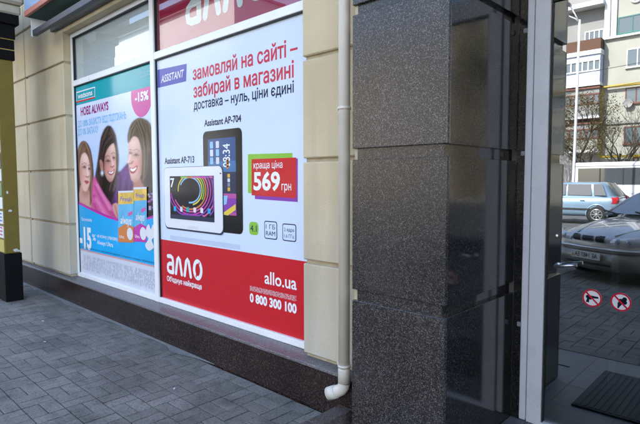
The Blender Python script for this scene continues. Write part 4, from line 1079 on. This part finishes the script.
# ================================================================== THE STREET (seen mirrored in the door)
def mir(u, v, depth):
    """a point seen mirrored in the door glass, at `depth` behind the mirror line of the camera, as a place in the street"""
    p = on_y(u, v, depth); return Vector((p.x, 2 * YD - depth, p.z))
plain('wall cream', (0.36, 0.36, 0.315), 0.9, var=0.10, scale=0.6, bump=0.1, bscale=8)
plain('wall grey', (0.27, 0.27, 0.265), 0.9, var=0.12, scale=0.5)
plain('wall white', (0.50, 0.50, 0.51), 0.85, var=0.05, scale=0.4)
plain('wall ochre', (0.46, 0.38, 0.27), 0.9, var=0.12, scale=0.5)
plain('white paint', (0.60, 0.61, 0.62), 0.6, var=0.05)
plain('green frame', (0.03, 0.16, 0.14), 0.5); plain('brown wood', (0.14, 0.05, 0.035), 0.6, var=0.2)
plain('lavender panel', (0.42, 0.46, 0.60), 0.5); plain('brick parapet', (0.11, 0.055, 0.035), 0.85, var=0.25, scale=14)
plain('gas pipe', (0.36, 0.25, 0.015), 0.5, var=0.1); plain('roof tin', (0.16, 0.15, 0.14), 0.7, var=0.2)
plain('bark', (0.055, 0.045, 0.035), 0.95, var=0.3, scale=10, bump=0.5, bscale=30)
plain('leaf yellow', (0.13, 0.105, 0.035), 0.7, var=0.35, scale=2); plain('leaf green', (0.05, 0.085, 0.025), 0.7, var=0.35, scale=2)
YA = 2 * YD - 39
def XA(u): return mir(u, 180, 39).x
def ZA(v): return mir(605, v, 39).z

apt = thing('apartment_building', 'cream apartment block with balconies across the street, mirrored in the door', 'building')
xl = XA(600)
box('wall', 'wall cream', apt, xl, 16, YA - 11, YA, -0.1, 19)
box('wall', 'wall grey', apt, -24, xl, YA - 11, YA - 0.35, -0.1, ZA(-22))
box('roof', 'roof tin', apt, xl - 0.3, 16.4, YA - 11.2, YA + 0.45, 19, 19.25)
cn = MB(); cn.box(-24.4, xl - 0.02, YA - 0.348, YA + 0.55, ZA(5), ZA(5) + 0.3); cn.build('cornice', 'white paint', apt, recalc=False)
box('roof', 'roof tin', apt, -24.4, xl - 0.31, YA - 11.2, YA + 0.3, ZA(-22), ZA(-22) + 0.3)
for u in (602.5, 609): box('pilaster', 'white paint', apt, XA(u) - 0.17, XA(u) + 0.17, YA + 0.002, YA + 0.14, ZA(39), 19)
box('belt_course', 'white paint', apt, xl + 0.01, 16, YA + 0.002, YA + 0.22, ZA(40.5), ZA(38.5))
box('belt_course', 'wall grey', apt, -24, 16.01, YA + 0.001, YA + 0.12, ZA(125), ZA(122.5))
rows = [((20.5, 37), 'green frame', 2), ((53, 71), 'white paint', 2), ((90.5, 106), 'brown wood', 2), ((128, 145), 'brown wood', 2)]
for (va, vb_), fm, ml in rows:
    zt, zb = ZA(va), ZA(vb_)
    u0 = 612.5 if va < 30 else 622.3
    w = 2.6 if va < 30 else 1.9
    far_window(apt, XA(u0) + w / 2, (zt + zb) / 2, w, zt - zb, YA, fm, d=-1, mull=ml)
    for k in range(5): far_window(apt, XA(u0) + w / 2 + 3.6 * (k + 1), (zt + zb) / 2, 1.8, zt - zb, YA, 'white paint', d=-1, mull=1)
    for k in range(3): far_window(apt, -14.6 - 3.4 * k, (zt + zb) / 2, 1.7, zt - zb, YA - 0.35, 'white paint' if k != 1 else 'brown wood', d=-1, mull=1)
for k in range(5): far_window(apt, XA(640) + 0.4 + 3.4 * k, 2.3, 1.7, 1.5, YA, 'brown wood', d=-1, mull=1)
m = MB(); m.lathe([(0.0, 0.03), (0.22, 0.03), (0.22, 0.08), (0.36, 0.08), (0.36, -0.05)], (XA(630), YA + 0.01, ZA(4.5)), 'y', 20); rw = m.build('round_window', 'white paint', apt)
m = MB(); m.lathe([(0.0, 0.036), (0.215, 0.036)], (XA(630), YA + 0.01, ZA(4.5)), 'y', 20); m.build('pane', 'far glass', rw)
# balconies of the grey wing
bx0, bx1 = XA(566), XA(599.5)
def balcony(vt, vb_, style):
    zt, zb = ZA(vt), ZA(vb_); yo = YA + 0.75; yi = YA - 0.349
    sl = box('balcony_slab', 'white paint', apt, bx0 - 0.05, bx1 + 0.05, yi, yo + 0.06, zb - 0.16, zb)
    if style == 'open':
        box('parapet', 'brick parapet', sl, bx0, bx1, yo - 0.12, yo, zb + 0.002, zb + 0.75)
        box('parapet', 'brick parapet', sl, bx1 - 0.1, bx1, yi, yo - 0.121, zb + 0.002, zb + 0.75)
        return
    fr, pn = ('white paint', 'lavender panel') if style == 'white' else ('brown wood', 'wall grey')
    h = zt - zb
    box('panel', pn, sl, bx0, bx1, yo - 0.1, yo, zb + 0.001, zb + h * 0.42)
    box('panel', pn, sl, bx1 - 0.1, bx1, yi, yo - 0.101, zb + 0.001, zt)
    box('panel', pn, sl, bx0, bx1, yo - 0.1, yo, zb + h * 0.8, zt)
    box('balcony_roof', fr, sl, bx0 - 0.05, bx1 + 0.05, yi, yo + 0.1, zt, zt + 0.12)
    n = 6
    for k in range(n + 1):
        x = bx0 + (bx1 - bx0) * k / n; box('post', fr, sl, max(x - 0.05, bx0), min(x + 0.05, bx1), yo - 0.06, yo + 0.03, zb + h * 0.42, zb + h * 0.8)
    for q in (0.42, 0.78): box('rail', fr, sl, bx0, bx1, yo - 0.05, yo + 0.045, zb + h * q, zb + h * q + 0.09)
    box('glazing', 'far glass', sl, bx0 + 0.02, bx1 - 0.02, yo - 0.04, yo - 0.02, zb + h * 0.42, zb + h * 0.8)
balcony(40, 50.5, 'open'); balcony(55, 83.5, 'white'); balcony(89, 116, 'brown'); balcony(124, 150, 'brown')
far_window(apt, (XA(579) + XA(598)) / 2, (ZA(27) + ZA(46)) / 2, XA(598) - XA(579), ZA(27) - ZA(46), YA - 0.35, 'white paint', d=-1, mull=3)
# yellow pipe loop on the wall
m = MB(); yy = YA + 0.28
m.tube([(14, yy, ZA(88) + 0.0), (XA(601), yy, ZA(88)), (XA(600.2), yy, ZA(88) - 0.1), (XA(600.2), yy, ZA(157) + 0.1), (XA(601), yy, ZA(157)), (14, yy, ZA(157))], 0.09, 10)
tag(m.build('gas_pipe', 'gas pipe'), 'yellow pipe loop running along the cream apartment block', 'pipe')
sd = thing('satellite_dish', 'pale satellite dish on the cream apartment wall near the brown windows', 'dish', loc=(XA(626), YA, ZA(106)))
m = MB(); m.lathe([(0.0, 0.22), (0.14, 0.235), (0.27, 0.27), (0.29, 0.28), (0.26, 0.26), (0.0, 0.20)], (0, 0, 0), 'y', 24); m.build('reflector', 'wall grey', sd)
m = MB(); m.tube([(0, 0, -0.1), (0, 0.22, 0)], 0.03, 8); m.build('bracket', 'grey metal', sd)
m = MB(); m.tube([(0, 0.22, -0.36), (0, 0.62, -0.05)], 0.02, 8); m.build('feed_arm', 'grey metal', sd)

# further buildings along the far side of the street
def block(x0, x1, h, mat, label, y=YA, wrow=3.0, wcol=3.2, frame='white paint', name='apartment_building', ztop=99):
    t = thing(name, label, 'building', 'buildings along the far side of the street', loc=((x0 + x1) / 2, y, 0)); w = (x1 - x0) / 2
    box('wall', mat, t, -w, w, -12, 0, -0.1, h); box('roof', 'roof tin', t, -w - 0.3, w + 0.3, -12.3, 0.5, h, h + 0.3)
    z = 2.2
    while z < min(h - 1.2, ztop):
        n = max(1, int((2 * w - 1.5) / wcol))
        for k in range(n): far_window(t, -w + (k + 0.5) * 2 * w / n, z, 1.3, 1.5, 0, frame, d=-1, mull=1)
        z += wrow
block(-86, -50, 24.3, 'wall white', 'tall white apartment block far to the left across the street', wcol=5.0, ztop=11)
block(-97.5, -91.5, 26, 'wall white', 'narrow white tower beyond the tall white block', wcol=5, ztop=11)
block(-46, -25, 14, 'wall ochre', 'ochre low house between the cream and the white block')
block(-135, -101, 17, 'wall grey', 'grey apartment block at the far left end of the street', wcol=5)
block(19, 48, 16, 'wall ochre', 'ochre apartment block to the right across the street')

# ------------------------------------------------------------------ trees
def tree(name, label, loc, h, seed, leaf, nleaf, spread=0.55, r0=0.16, lean=(0, 0), minz=0.25):
    rnd = random.Random(seed)
    t = thing(name, label, 'tree', 'street trees across the road', loc=loc)
    tr = MB(); tips = []
    def grow(p, d, L, r, lv):
        n = 4; pts = [p]; rs = [r]; q = p.copy(); dd = d.copy()
        for k in range(n):
            dd = (dd + Vector((rnd.uniform(-1, 1), rnd.uniform(-1, 1), rnd.uniform(-0.4, 0.8))) * 0.16).normalized()
            q = q + dd * (L / n); pts.append(q.copy()); rs.append(r * (1 - 0.55 * (k + 1) / n))
        tr.tube(pts, rs, max(3, 9 - 2 * lv), caps=False)
        if lv >= 2: tips.extend(pts[1:])
        if lv < 5:
            for k in range(4 if lv < 2 else 3):
                b = pts[rnd.randint(2, n)] if lv else pts[rnd.randint(2, n)]
                a = rnd.uniform(0, 6.283); side = Vector((math.cos(a), math.sin(a), rnd.uniform(0.0, 0.7)))
                grow(b.copy(), (dd * 0.55 + side * spread).normalized(), L * rnd.uniform(0.55, 0.75), r * 0.5, lv + 1)
    grow(Vector((0, 0, -0.1)), Vector((lean[0], lean[1], 1)).normalized(), h * 0.42, r0, 0)
    tr.build('trunk', 'bark', t, recalc=False)
    if nleaf:
        lf = MB()
        for k in range(nleaf):
            p = tips[rnd.randrange(len(tips))] + Vector((rnd.gauss(0, .22), rnd.gauss(0, .22), rnd.gauss(0, .2)))
            a = Vector((rnd.uniform(-1, 1), rnd.uniform(-1, 1), rnd.uniform(-1, 1))).normalized(); b = a.orthogonal().normalized(); s = rnd.uniform(0.03, 0.065)
            lf.add([p - a * s, p + b * s * 0.6, p + a * s, p - b * s * 0.6], [(0, 1, 2, 3)])
        lf.build('crown', leaf, t, recalc=False)
    return t
p = mir(595.5, 180, 36)
tree('street_tree', 'half bare tree with yellowing leaves before the brown balconies', (p.x - 0.5, p.y, 0), 7.6, 3, 'leaf yellow', 6500, 0.6, lean=(0.02, 0))
tree('street_tree', 'bare twiggy tree leaning towards the yellow pipe', (p.x + 0.9, p.y - 1.2, 0), 8.0, 11, 'leaf yellow', 160, 0.5, 0.13, lean=(0.12, 0))
tree('street_tree', 'green tree left of the lamp post across the road', (-15.5, p.y + 2, 0), 11, 5, 'leaf green', 7000)
tree('street_tree', 'green tree to the right across the road', (3.5, p.y + 1.5, 0), 12, 8, 'leaf green', 8000)
tree('street_tree', 'tall green tree far right across the road', (12.5, p.y + 3, 0), 13, 9, 'leaf green', 8000)

row = tree('street_tree', 'first leafy tree of the row far left across the road, before the ochre house', (-27, -23.5, 0), 13.5, 21, 'leaf green', 16000, 0.6, 0.2)
row['group'] = 'row of trees far left across the road'
for k in range(1, 14):
    c = row.copy(); col.objects.link(c); c.location = (-27 - k * 6.2, -23.5 + random.uniform(-1, 1), 0); c.rotation_euler = (0, 0, k * 1.9); f_ = random.uniform(0.85, 1.15); c.scale = (f_, f_, f_ * random.uniform(.9, 1.1))
    c['label'] = '%s leafy tree of the row far left across the road, counted from the ochre house' % ['second', 'third', 'fourth', 'fifth', 'sixth', 'seventh', 'eighth', 'ninth', 'tenth', 'eleventh', 'twelfth', 'thirteenth', 'last'][k - 1]
    for ch in row.children: d_ = ch.copy(); col.objects.link(d_); d_.parent = c
# ------------------------------------------------------------------ lamp post and wires
lp = mir(573.6, 180, 26)
lamp = thing('street_lamp', 'tall pale lamp post with two lamp heads, mirrored in the door', 'street lamp', loc=(lp.x, lp.y, -0.12))
m = MB(); m.tube([(0, 0, 0), (0, 0, 2), (0.03, 0, 5), (0.06, 0, 9.2)], [0.075, 0.07, 0.06, 0.05], 14); m.build('pole', 'white paint', lamp)
for q, (dx, dz) in enumerate(((-0.42, 0.45), (-0.36, 0.95))):
    m = MB(); m.tube([(0.06, 0, 9.05), (-0.1, 0.1, 9.1 + dz * 0.35), (dx, 0.2, 9.0 + dz)], 0.03, 8); arm = m.build('arm', 'white paint', lamp)
    m = MB(); m.lathe([(0.0, -0.42), (0.06, -0.40), (0.10, -0.1), (0.09, 0.2), (0.0, 0.26)], (dx - 0.05, 0.25, 9.02 + dz), 'y', 12); m.build('lamp_head', 'grey metal', arm)
for k, (z, d, dz) in enumerate(((8.1, 0.0, 1.1), (6.9, 0.4, 1.3))):
    a = Vector((lp.x - 14, lp.y - 9 + d, z)); b = Vector((lp.x + 26, lp.y - 1 + d, z + dz)); m = MB()
    m.tube([a.lerp(b, t / 14) - Vector((0, 0, 0.7 * (1 - (2 * t / 14 - 1) ** 2))) for t in range(15)], 0.016, 5)
    tag(m.build('overhead_wire', 'gasket'), ('upper' if k == 0 else 'lower') + ' of the two wires strung past the lamp post', 'wire', 'overhead wires over the street')

# ------------------------------------------------------------------ vehicles
plain('tyre', (0.018, 0.018, 0.019), 0.85); plain('rim silver', (0.52, 0.53, 0.55), 0.3, metal=0.8); plain('car glass', (0.06, 0.07, 0.08), 0.04, spec=1.0)
plain('car trim', (0.02, 0.02, 0.022), 0.5); plain('chrome', (0.75, 0.76, 0.78), 0.12, metal=1.0); plain('lamp glass', (0.78, 0.80, 0.82), 0.06, spec=1.0, coat=1.0)
plain('lamp lens', (0.40, 0.44, 0.50), 0.05, spec=1.0, coat=1.0); plain('lamp bowl', (0.16, 0.17, 0.19), 0.2); plain('tail lamp', (0.45, 0.02, 0.03), 0.12, coat=1.0); plain('plate', (0.70, 0.71, 0.68), 0.4); plain('plate ink', (0.02, 0.025, 0.05), 0.5)
plain('paint grey', (0.56, 0.55, 0.52), 0.30, metal=0.12, coat=1.0); plain('paint bumper', (0.24, 0.235, 0.205), 0.4, metal=0.2, coat=0.4); plain('paint blue', (0.24, 0.36, 0.48), 0.32, metal=0.4, coat=1.0); plain('paint white', (0.72, 0.73, 0.74), 0.35, coat=0.6)
plain('windscreen', (0.36, 0.39, 0.43), 0.05, spec=0.8); plain('plate yellow', (0.6, 0.42, 0.03), 0.5); plain('interior cloth', (0.05, 0.05, 0.055), 0.9)
def lerp_tab(tab, x):
    for (a, b) in zip(tab[:-1], tab[1:]):
        if a[0] <= x <= b[0]:
            t = (x - a[0]) / (b[0] - a[0]); return tuple(a[k] + (b[k] - a[k]) * t for k in range(1, len(a)))
    return tab[0][1:] if x < tab[0][0] else tab[-1][1:]
def wheel(t, x, y, r, side):
    w = MB(); w.lathe([(r * 0.62, -0.09 * side), (r * 0.93, -0.095 * side), (r, -0.06 * side), (r, 0.06 * side), (r * 0.93, 0.095 * side), (r * 0.64, 0.09 * side)], (x, y, r), 'y', 28)
    wo = w.build('wheel', 'tyre', t)
    rm = MB(); rm.lathe([(0.0, 0.05 * side), (r * 0.14, 0.06 * side), (r * 0.16, 0.05 * side), (r * 0.2, 0.0), (r * 0.52, 0.0), (r * 0.6, 0.07 * side), (r * 0.645, 0.088 * side)], (x, y, r), 'y', 28)
    rm.build('rim_bowl', 'lamp bowl', wo)
    sp = MB()
    for k in range(8):
        a = 2 * math.pi * k / 8; c, s = math.cos(a), math.sin(a)
        for (q0, q1, hw) in ((0.12, 0.62, 0.055),):
            pts = [(q0 * r, -hw * r), (q1 * r, -hw * 0.8 * r), (q1 * r, hw * 0.8 * r), (q0 * r, hw * r)]
            y0, y1 = y + 0.055 * side, y + 0.082 * side
            vs = [(x + px * c - pz * s, yy_, r + px * s + pz * c) for yy_ in (y0, y1) for px, pz in pts]
            sp.add(vs, [(0, 1, 2, 3), (4, 5, 6, 7), (0, 1, 5, 4), (1, 2, 6, 5), (2, 3, 7, 6), (3, 0, 4, 7)])
    sp.lathe([(r * 0.60, 0.086 * side), (r * 0.66, 0.094 * side), (r * 0.67, 0.085 * side)], (x, y, r), 'y', 28)
    sp.lathe([(0.0, 0.09 * side), (r * 0.13, 0.088 * side), (r * 0.16, 0.05 * side)], (x, y, r), 'y', 16)
    sp.build('rim', 'rim silver', wo)
def car(name, label, cat, loc, heading, paint, S):
    """x forward, y left. S: stations (x, z under, z top, half width), glasshouse and wheel places"""
    t = thing(name, label, cat, 'cars parked in the street', loc=loc, rz=heading)
    st = S['stations']; m = MB(); rings = []
    for (x, zb, zt, hw) in st:
        h = zt - zb
        half = [(0, zb), (hw * 0.80, zb), (hw * 0.965, zb + 0.10 * h + 0.02), (hw * 0.995, zb + 0.42 * h), (hw, zb + 0.62 * h), (hw * 0.955, zb + 0.88 * h), (hw * 0.80, zb + 0.985 * h), (hw * 0.42, zt + 0.012), (0, zt + 0.02)]
        rings.append([(x, y, z) for y, z in half] + [(x, -y, z) for y, z in half[-2:0:-1]])
    n = len(rings[0]); vs = [p for r_ in rings for p in r_]
    fs = [(i * n + k, i * n + (k + 1) % n, (i + 1) * n + (k + 1) % n, (i + 1) * n + k) for i in range(len(rings) - 1) for k in range(n)]
    fs += [list(range(n)), [(len(rings) - 1) * n + k for k in range(n)]]
    m.add(vs, fs, True); body = subsurf(m.build('body', paint, t), 2)
    # glasshouse
    G = S['house']                                       # base and roof outline: (x rear, x front, half width, z)
    (xr, xf, bw, bz), (rr, rf, rw, rz_) = G
    hm = MB(); lv = [(0, xr, xf, bw, bz - 0.06), (1, xr + (rr - xr) * .5, xf + (rf - xf) * .5, bw + (rw - bw) * .45, bz + (rz_ - bz) * .55), (2, rr, rf, rw, rz_ - 0.045), (3, rr + 0.12, rf - 0.18, rw - 0.10, rz_), ]
    vs = []
    for _, a, b, w, z in lv: vs += [(a, -w * .93, z), (a + (b - a) * .25, -w, z), (a + (b - a) * .7, -w, z), (b, -w * .84, z), (b + .05, 0, z), (b, w * .84, z), (a + (b - a) * .7, w, z), (a + (b - a) * .25, w, z), (a, w * .93, z), (a - .05, 0, z)]
    fs = [(i * 10 + k, i * 10 + (k + 1) % 10, (i + 1) * 10 + (k + 1) % 10, (i + 1) * 10 + k) for i in range(3) for k in range(10)] + [[30 + k for k in range(10)]]
    hm.add(vs, fs, True); subsurf(hm.build('roof', paint, t), 2)
    def gp(s, q):                                        # point on the glasshouse: s in 0..1 bottom to top
        return tuple(G[0][k] + (G[1][k] - G[0][k]) * s for k in range(4))[q]
    def side_glass(x0b, x1b, x0t, x1t, sd):
        e = 0.018; s0, s1 = 0.06, 0.84
        y0 = (gp(s0, 2) + e) * sd; y1 = (gp(s1, 2) + e - 0.004) * sd; z0 = gp(s0, 3); z1 = gp(s1, 3)
        g_ = MB(); a = [(x0b, y0, z0), (x1b, y0, z0), (x1t, y1, z1), (x0t, y1, z1)]; b = [(p_[0], p_[1] - 0.03 * sd, p_[2]) for p_ in a]
        g_.add(a + b, [(0, 1, 2, 3), (4, 5, 6, 7), (0, 1, 5, 4), (1, 2, 6, 5), (2, 3, 7, 6), (3, 0, 4, 7)]); return g_.build('side_window', 'car glass', t)
    for sd in (-1, 1):
        for w_ in S['sides']: side_glass(*w_, sd)
    def end_glass(nm, xb, xt, sgn):
        e = 0.045 * sgn; q = MB(); cols_ = 7; vs = []
        for s_ in (0.05, 0.35, 0.65, 0.90):
            for k in range(cols_):
                y = -1 + 2 * k / (cols_ - 1); w = gp(s_, 2) * 0.86
                vs.append((xb + (xt - xb) * s_ + e + 0.05 * sgn * (1 - y * y), y * w, gp(s_, 3) + (0.012 if s_ > .6 else 0.02)))
        q.add(vs, [(i * cols_ + k, i * cols_ + k + 1, (i + 1) * cols_ + k + 1, (i + 1) * cols_ + k) for i in range(3) for k in range(cols_ - 1)], True)
        return q.build(nm, 'car glass', t)
    for sd in (-1, 1):
        ap = MB(); ap.tube([(xf + 0.05, bw * 0.86 * sd, bz + 0.01), ((xf + rf) / 2 + 0.045, (bw + rw) / 2 * 0.88 * sd, (bz + rz_) / 2 + 0.01), (rf - 0.02, rw * 0.88 * sd, rz_ - 0.03)], 0.03, 8); ap.build('pillar', paint, t)
    ws = end_glass('windscreen', xf, rf, 1); ws.data.materials[0] = MATS['windscreen']; end_glass('rear_window', xr, rr, -1)
    for k in (-1, 1):
        wp = MB(); wp.tube([(xf + 0.12, 0.05 + 0.3 * k, bz + 0.035), (xf + 0.0, 0.42 + 0.3 * k, bz + 0.085)], 0.012, 6); wp.build('wiper', 'car trim', ws)
    # wheels, arches
    r = S['wheel']
    for x in S['axles']:
        hw = lerp_tab(sorted([(s_[0], s_[3]) for s_ in st]), x)[0]
        for sd in (-1, 1):
            y = (hw - 0.075) * sd
            a = MB(); a.lathe([(0.0, -0.12 * sd), (r * 1.17, -0.12 * sd), (r * 1.17, 0.070 * sd), (0.0, 0.070 * sd)], (x, y, r * 1.02), 'y', 28); a.build('wheel_arch', 'car trim', t)
            wheel(t, x, y + 0.005 * sd, r, sd)
            lip = MB(); ar = [(x + r * 1.2 * math.cos(R(q)), y + 0.072 * sd, r * 1.02 + r * 1.2 * math.sin(R(q))) for q in range(-12, 193, 12)]
            lip.tube(ar, 0.022, 8); lip.build('arch_lip', paint, t)
    # strip bent round the nose (or tail): plan outline offset outward
    tab = sorted([(s_[0], s_[3]) for s_ in st])
    end = st[-1][0]
    def plan(yy_, off, tail=False):
        """x of the body's nose at half width |y|"""
        sg = -1 if tail else 1
        xs_ = [(s_[3], s_[0]) for s_ in st if s_[0] * sg > (0.9)]
        xs_.sort()
        a = abs(yy_)
        if a <= xs_[0][0]:
            e_ = (a / xs_[0][0]) ** 2 * 0.03; return (xs_[0][1] - e_ * sg) + off * sg
        for (w0, x0_), (w1, x1_) in zip(xs_[:-1], xs_[1:]):
            if w0 <= a <= w1: return x0_ + (x1_ - x0_) * (a - w0) / max(w1 - w0, 1e-6) + off * sg
        return xs_[-1][1] + off * sg
    def wrap(nm, y0, y1, zf0, zf1, off, mat, parent=None, tail=False, n=14, th=0.05, scale=1.0):
        b = MB(); vs = []
        for k in range(n + 1):
            s_ = k / n; yy_ = y0 + (y1 - y0) * s_
            xo = plan(yy_, off, tail); sg = -1 if tail else 1
            z0, z1 = zf0(s_), zf1(s_); zm = (z0 + z1) / 2; yo = yy_ * scale
            vs += [(xo - th * sg, yo, z0), (xo, yo, z0 + (z1 - z0) * .18), (xo + 0.012 * sg, yo, zm), (xo, yo, z1 - (z1 - z0) * .18), (xo - th * sg, yo, z1)]
        b.add(vs, [(i * 5 + k, i * 5 + k + 1, (i + 1) * 5 + k + 1, (i + 1) * 5 + k) for i in range(n) for k in range(4)], True)
        return b.build(nm, mat, parent or t)
    S['detail'](t, wrap, plan, body)
    for sd in (-1, 1):
        if S.get('mirrors', True):
          mm_ = MB(); mm_.bbox(xf - 0.30, xf - 0.12, (bw + 0.02) * sd if sd > 0 else (bw + 0.22) * sd, (bw + 0.22) * sd if sd > 0 else (bw + 0.02) * sd, bz + 0.03, bz + 0.17, b=0.03); mm_.build('wing_mirror', paint, t, recalc=False)
        dh = MB(); hw = lerp_tab(tab, 0.0)[0]
        for xx in S['handles']: dh.bbox(xx, xx + 0.16, hw * sd - 0.012, hw * sd + 0.022, bz - 0.17, bz - 0.135, b=0.008)
        dh.build('door_handles', paint, t, kind='stuff', recalc=False)
        rb = MB(); rb.box(-1.0, 0.95, hw * sd - 0.01, hw * sd + 0.014, 0.46, 0.52); rb.build('rubbing_strip', 'car trim', t, recalc=False)
    return t
# grey sedan, nose towards the shop
def sedan_detail(t, wrap, plan, body):
    wrap('bumper', -0.80, 0.80, lambda s: 0.17 + 0.04 * abs(2 * s - 1), lambda s: 0.50, 0.045, 'paint bumper', n=24, th=0.09)
    wrap('bumper_strip', -0.80, 0.80, lambda s: 0.495, lambda s: 0.545, 0.055, 'paint silver', n=24, th=0.08)
    wrap('bumper', -0.78, 0.78, lambda s: 0.25, lambda s: 0.55, 0.05, 'paint grey', tail=True, n=20, th=0.09)
    for sd in (-1, 1):
        a, b = (0.36 * sd, 0.765 * sd)
        hl = wrap('headlight', a, b, lambda s: 0.575 + 0.02 * s, lambda s: 0.665 + 0.075 * s ** .6, 0.012, 'lamp glass', n=10, th=0.05)
        for yy_ in (0.48, 0.62):
            q = MB(); q.lathe([(0.0, 0.026), (0.03, 0.022), (0.042, 0.012), (0.046, -0.01)], (plan(yy_ * sd, 0.01), yy_ * sd, 0.652), 'x', 16); q.build('reflector', 'lamp lens', hl)
        wrap('tail_light', 0.40 * sd, 0.74 * sd, lambda s: 0.68, lambda s: 0.86, 0.012, 'tail lamp', tail=True)
    gr = wrap('grille_surround', -0.31, 0.31, lambda s: 0.582 + 0.02 * abs(2 * s - 1), lambda s: 0.738 - 0.02 * abs(2 * s - 1), 0.024, 'plate white', n=14, th=0.05)
    for y0, y1 in ((-0.285, -0.14), (-0.10, 0.10), (0.14, 0.285)):
        wrap('grille_opening', y0, y1, lambda s: 0.606, lambda s: 0.712, 0.037, 'car trim', gr, n=6, th=0.03)
    xp = plan(0, 0.045) + 0.016
    box('number_plate', 'plate', t, xp, xp + 0.012, -0.26, 0.26, 0.345, 0.457)
    lettering('AE 1487 EA', (xp + 0.0135, -0.215, 0.368), (0, 1, 0), (0, 0, 1), 0.42, 0.066, 'plate ink', t, 0.012)
    box('plate_mark', 'plate yellow', t, xp + 0.0128, xp + 0.0138, 0.222, 0.25, 0.36, 0.40)
    wrap('air_intake', -0.40, 0.40, lambda s: 0.255, lambda s: 0.325, 0.052, 'car trim', n=10, th=0.04)
    for sd in (-1, 1):
        ln = MB(); ln.tube([(2.0, 0.34 * sd, 0.715), (1.6, 0.46 * sd, 0.815), (1.1, 0.56 * sd, 0.905)], 0.008, 6); ln.build('bonnet_line', 'paint grey', t)
plain('paint silver', (0.62, 0.61, 0.60), 0.3, metal=0.5, coat=1.0)
LANOS = dict(mirrors=False, stations=[(-2.12, 0.42, 0.80, 0.56), (-2.05, 0.30, 0.93, 0.70), (-1.85, 0.26, 0.985, 0.78), (-1.4, 0.22, 0.985, 0.825), (-0.6, 0.19, 0.96, 0.84), (0.3, 0.19, 0.945, 0.84), (0.95, 0.20, 0.93, 0.838),
                       (1.35, 0.21, 0.865, 0.825), (1.70, 0.22, 0.79, 0.80), (1.93, 0.24, 0.725, 0.74), (2.05, 0.27, 0.67, 0.62), (2.115, 0.32, 0.62, 0.42)],
             house=((-1.55, 1.02, 0.755, 0.945), (-0.78, 0.18, 0.60, 1.425)), sides=((-1.12, -0.26, -0.72, -0.24), (-0.18, 0.80, -0.18, 0.22)),
             wheel=0.285, axles=(1.33, -1.19), handles=(-0.62, 0.35), detail=sedan_detail)
hd_ = Vector((-0.46, 0.886)).normalized(); nose = Vector((-2.29, 2 * YD - 8.45))
ctr = nose - hd_ * 2.12
car('parked_sedan', 'grey sedan parked nose-in by the pavement, mirrored lowest in the door', 'car', (ctr.x, ctr.y, 0.0), math.atan2(hd_.y, hd_.x), 'paint grey', LANOS)
def hatch_detail(t, wrap, plan, body):
    wrap('bumper', -0.78, 0.78, lambda s: 0.22, lambda s: 0.56, 0.04, 'paint blue', n=20, th=0.09)
    rb = wrap('bumper', -0.78, 0.78, lambda s: 0.30, lambda s: 0.62, 0.05, 'car trim', tail=True, n=20, th=0.09)
    for sd in (-1, 1):
        wrap('headlight', 0.42 * sd, 0.76 * sd, lambda s: 0.60, lambda s: 0.78 + 0.06 * s, 0.012, 'lamp glass')
        wrap('tail_light', 0.60 * sd, 0.785 * sd, lambda s: 0.70, lambda s: 0.98 - 0.05 * s, 0.016, 'tail lamp', tail=True)
    wrap('grille', -0.30, 0.30, lambda s: 0.60, lambda s: 0.70, 0.02, 'car trim')
HATCH = dict(stations=[(-1.90, 0.42, 0.86, 0.62), (-1.86, 0.30, 0.98, 0.74), (-1.65, 0.24, 1.01, 0.80), (-1.1, 0.20, 1.0, 0.825), (-0.3, 0.19, 0.985, 0.832), (0.6, 0.19, 0.965, 0.832), (1.0, 0.20, 0.945, 0.825),
                       (1.35, 0.21, 0.88, 0.81), (1.62, 0.23, 0.80, 0.76), (1.80, 0.27, 0.72, 0.64), (1.88, 0.32, 0.65, 0.46)],
             house=((-1.80, 1.08, 0.755, 0.97), (-1.42, 0.22, 0.62, 1.50)), sides=((-1.52, -1.12, -1.36, -1.06), (-1.04, -0.20, -0.98, -0.18), (-0.12, 0.88, -0.12, 0.30)),
             wheel=0.30, axles=(1.22, -1.235), handles=(-0.82, 0.22), detail=hatch_detail)
q = mir(597, 213, 20.4)
car('parked_hatchback', 'light blue hatchback standing side-on in the road behind the grey sedan', 'car', (q.x - 1.235, q.y - 0.75, -0.12 + 0.10), math.pi, 'paint blue', HATCH)

# white minibus
q = mir(573, 180, 30); L_ = 8.2
bus = thing('minibus', 'long white minibus with dark window band beyond the blue hatchback', 'bus', 'vehicles in the road', loc=(q.x, q.y, -0.12))
del bus['group']
m = MB(); m.bbox(0, L_, -2.1, 0, 0.35, 2.62, b=0.12); m.build('body', 'paint white', bus, recalc=False)
box('window_band', 'car glass', bus, 0.25, L_ - 0.3, -0.005, 0.012, 1.42, 2.30)
box('skirt_stripe', 'lavender panel', bus, 0.2, L_ - 0.2, -0.004, 0.01, 0.92, 1.0)
for k in range(6):
    x = 0.25 + (L_ - 0.55) * (k + 1) / 7; box('window_post', 'car trim', bus, x - 0.03, x + 0.03, 0.0122, 0.03, 1.42, 2.30)
box('roof_rail', 'paint white', bus, 0.1, L_ - 0.1, -0.3, 0.04, 2.40, 2.52, b=0.02)
for x in (mir(622, 180, 30).x - q.x, 6.9):
    wheel(bus, x, -0.08, 0.42, 1)
    a = MB(); a.lathe([(0.0, -0.2), (0.5, -0.2), (0.5, 0.004), (0.0, 0.004)], (x, 0, 0.44), 'y', 24); a.build('wheel_arch', 'car trim', bus)
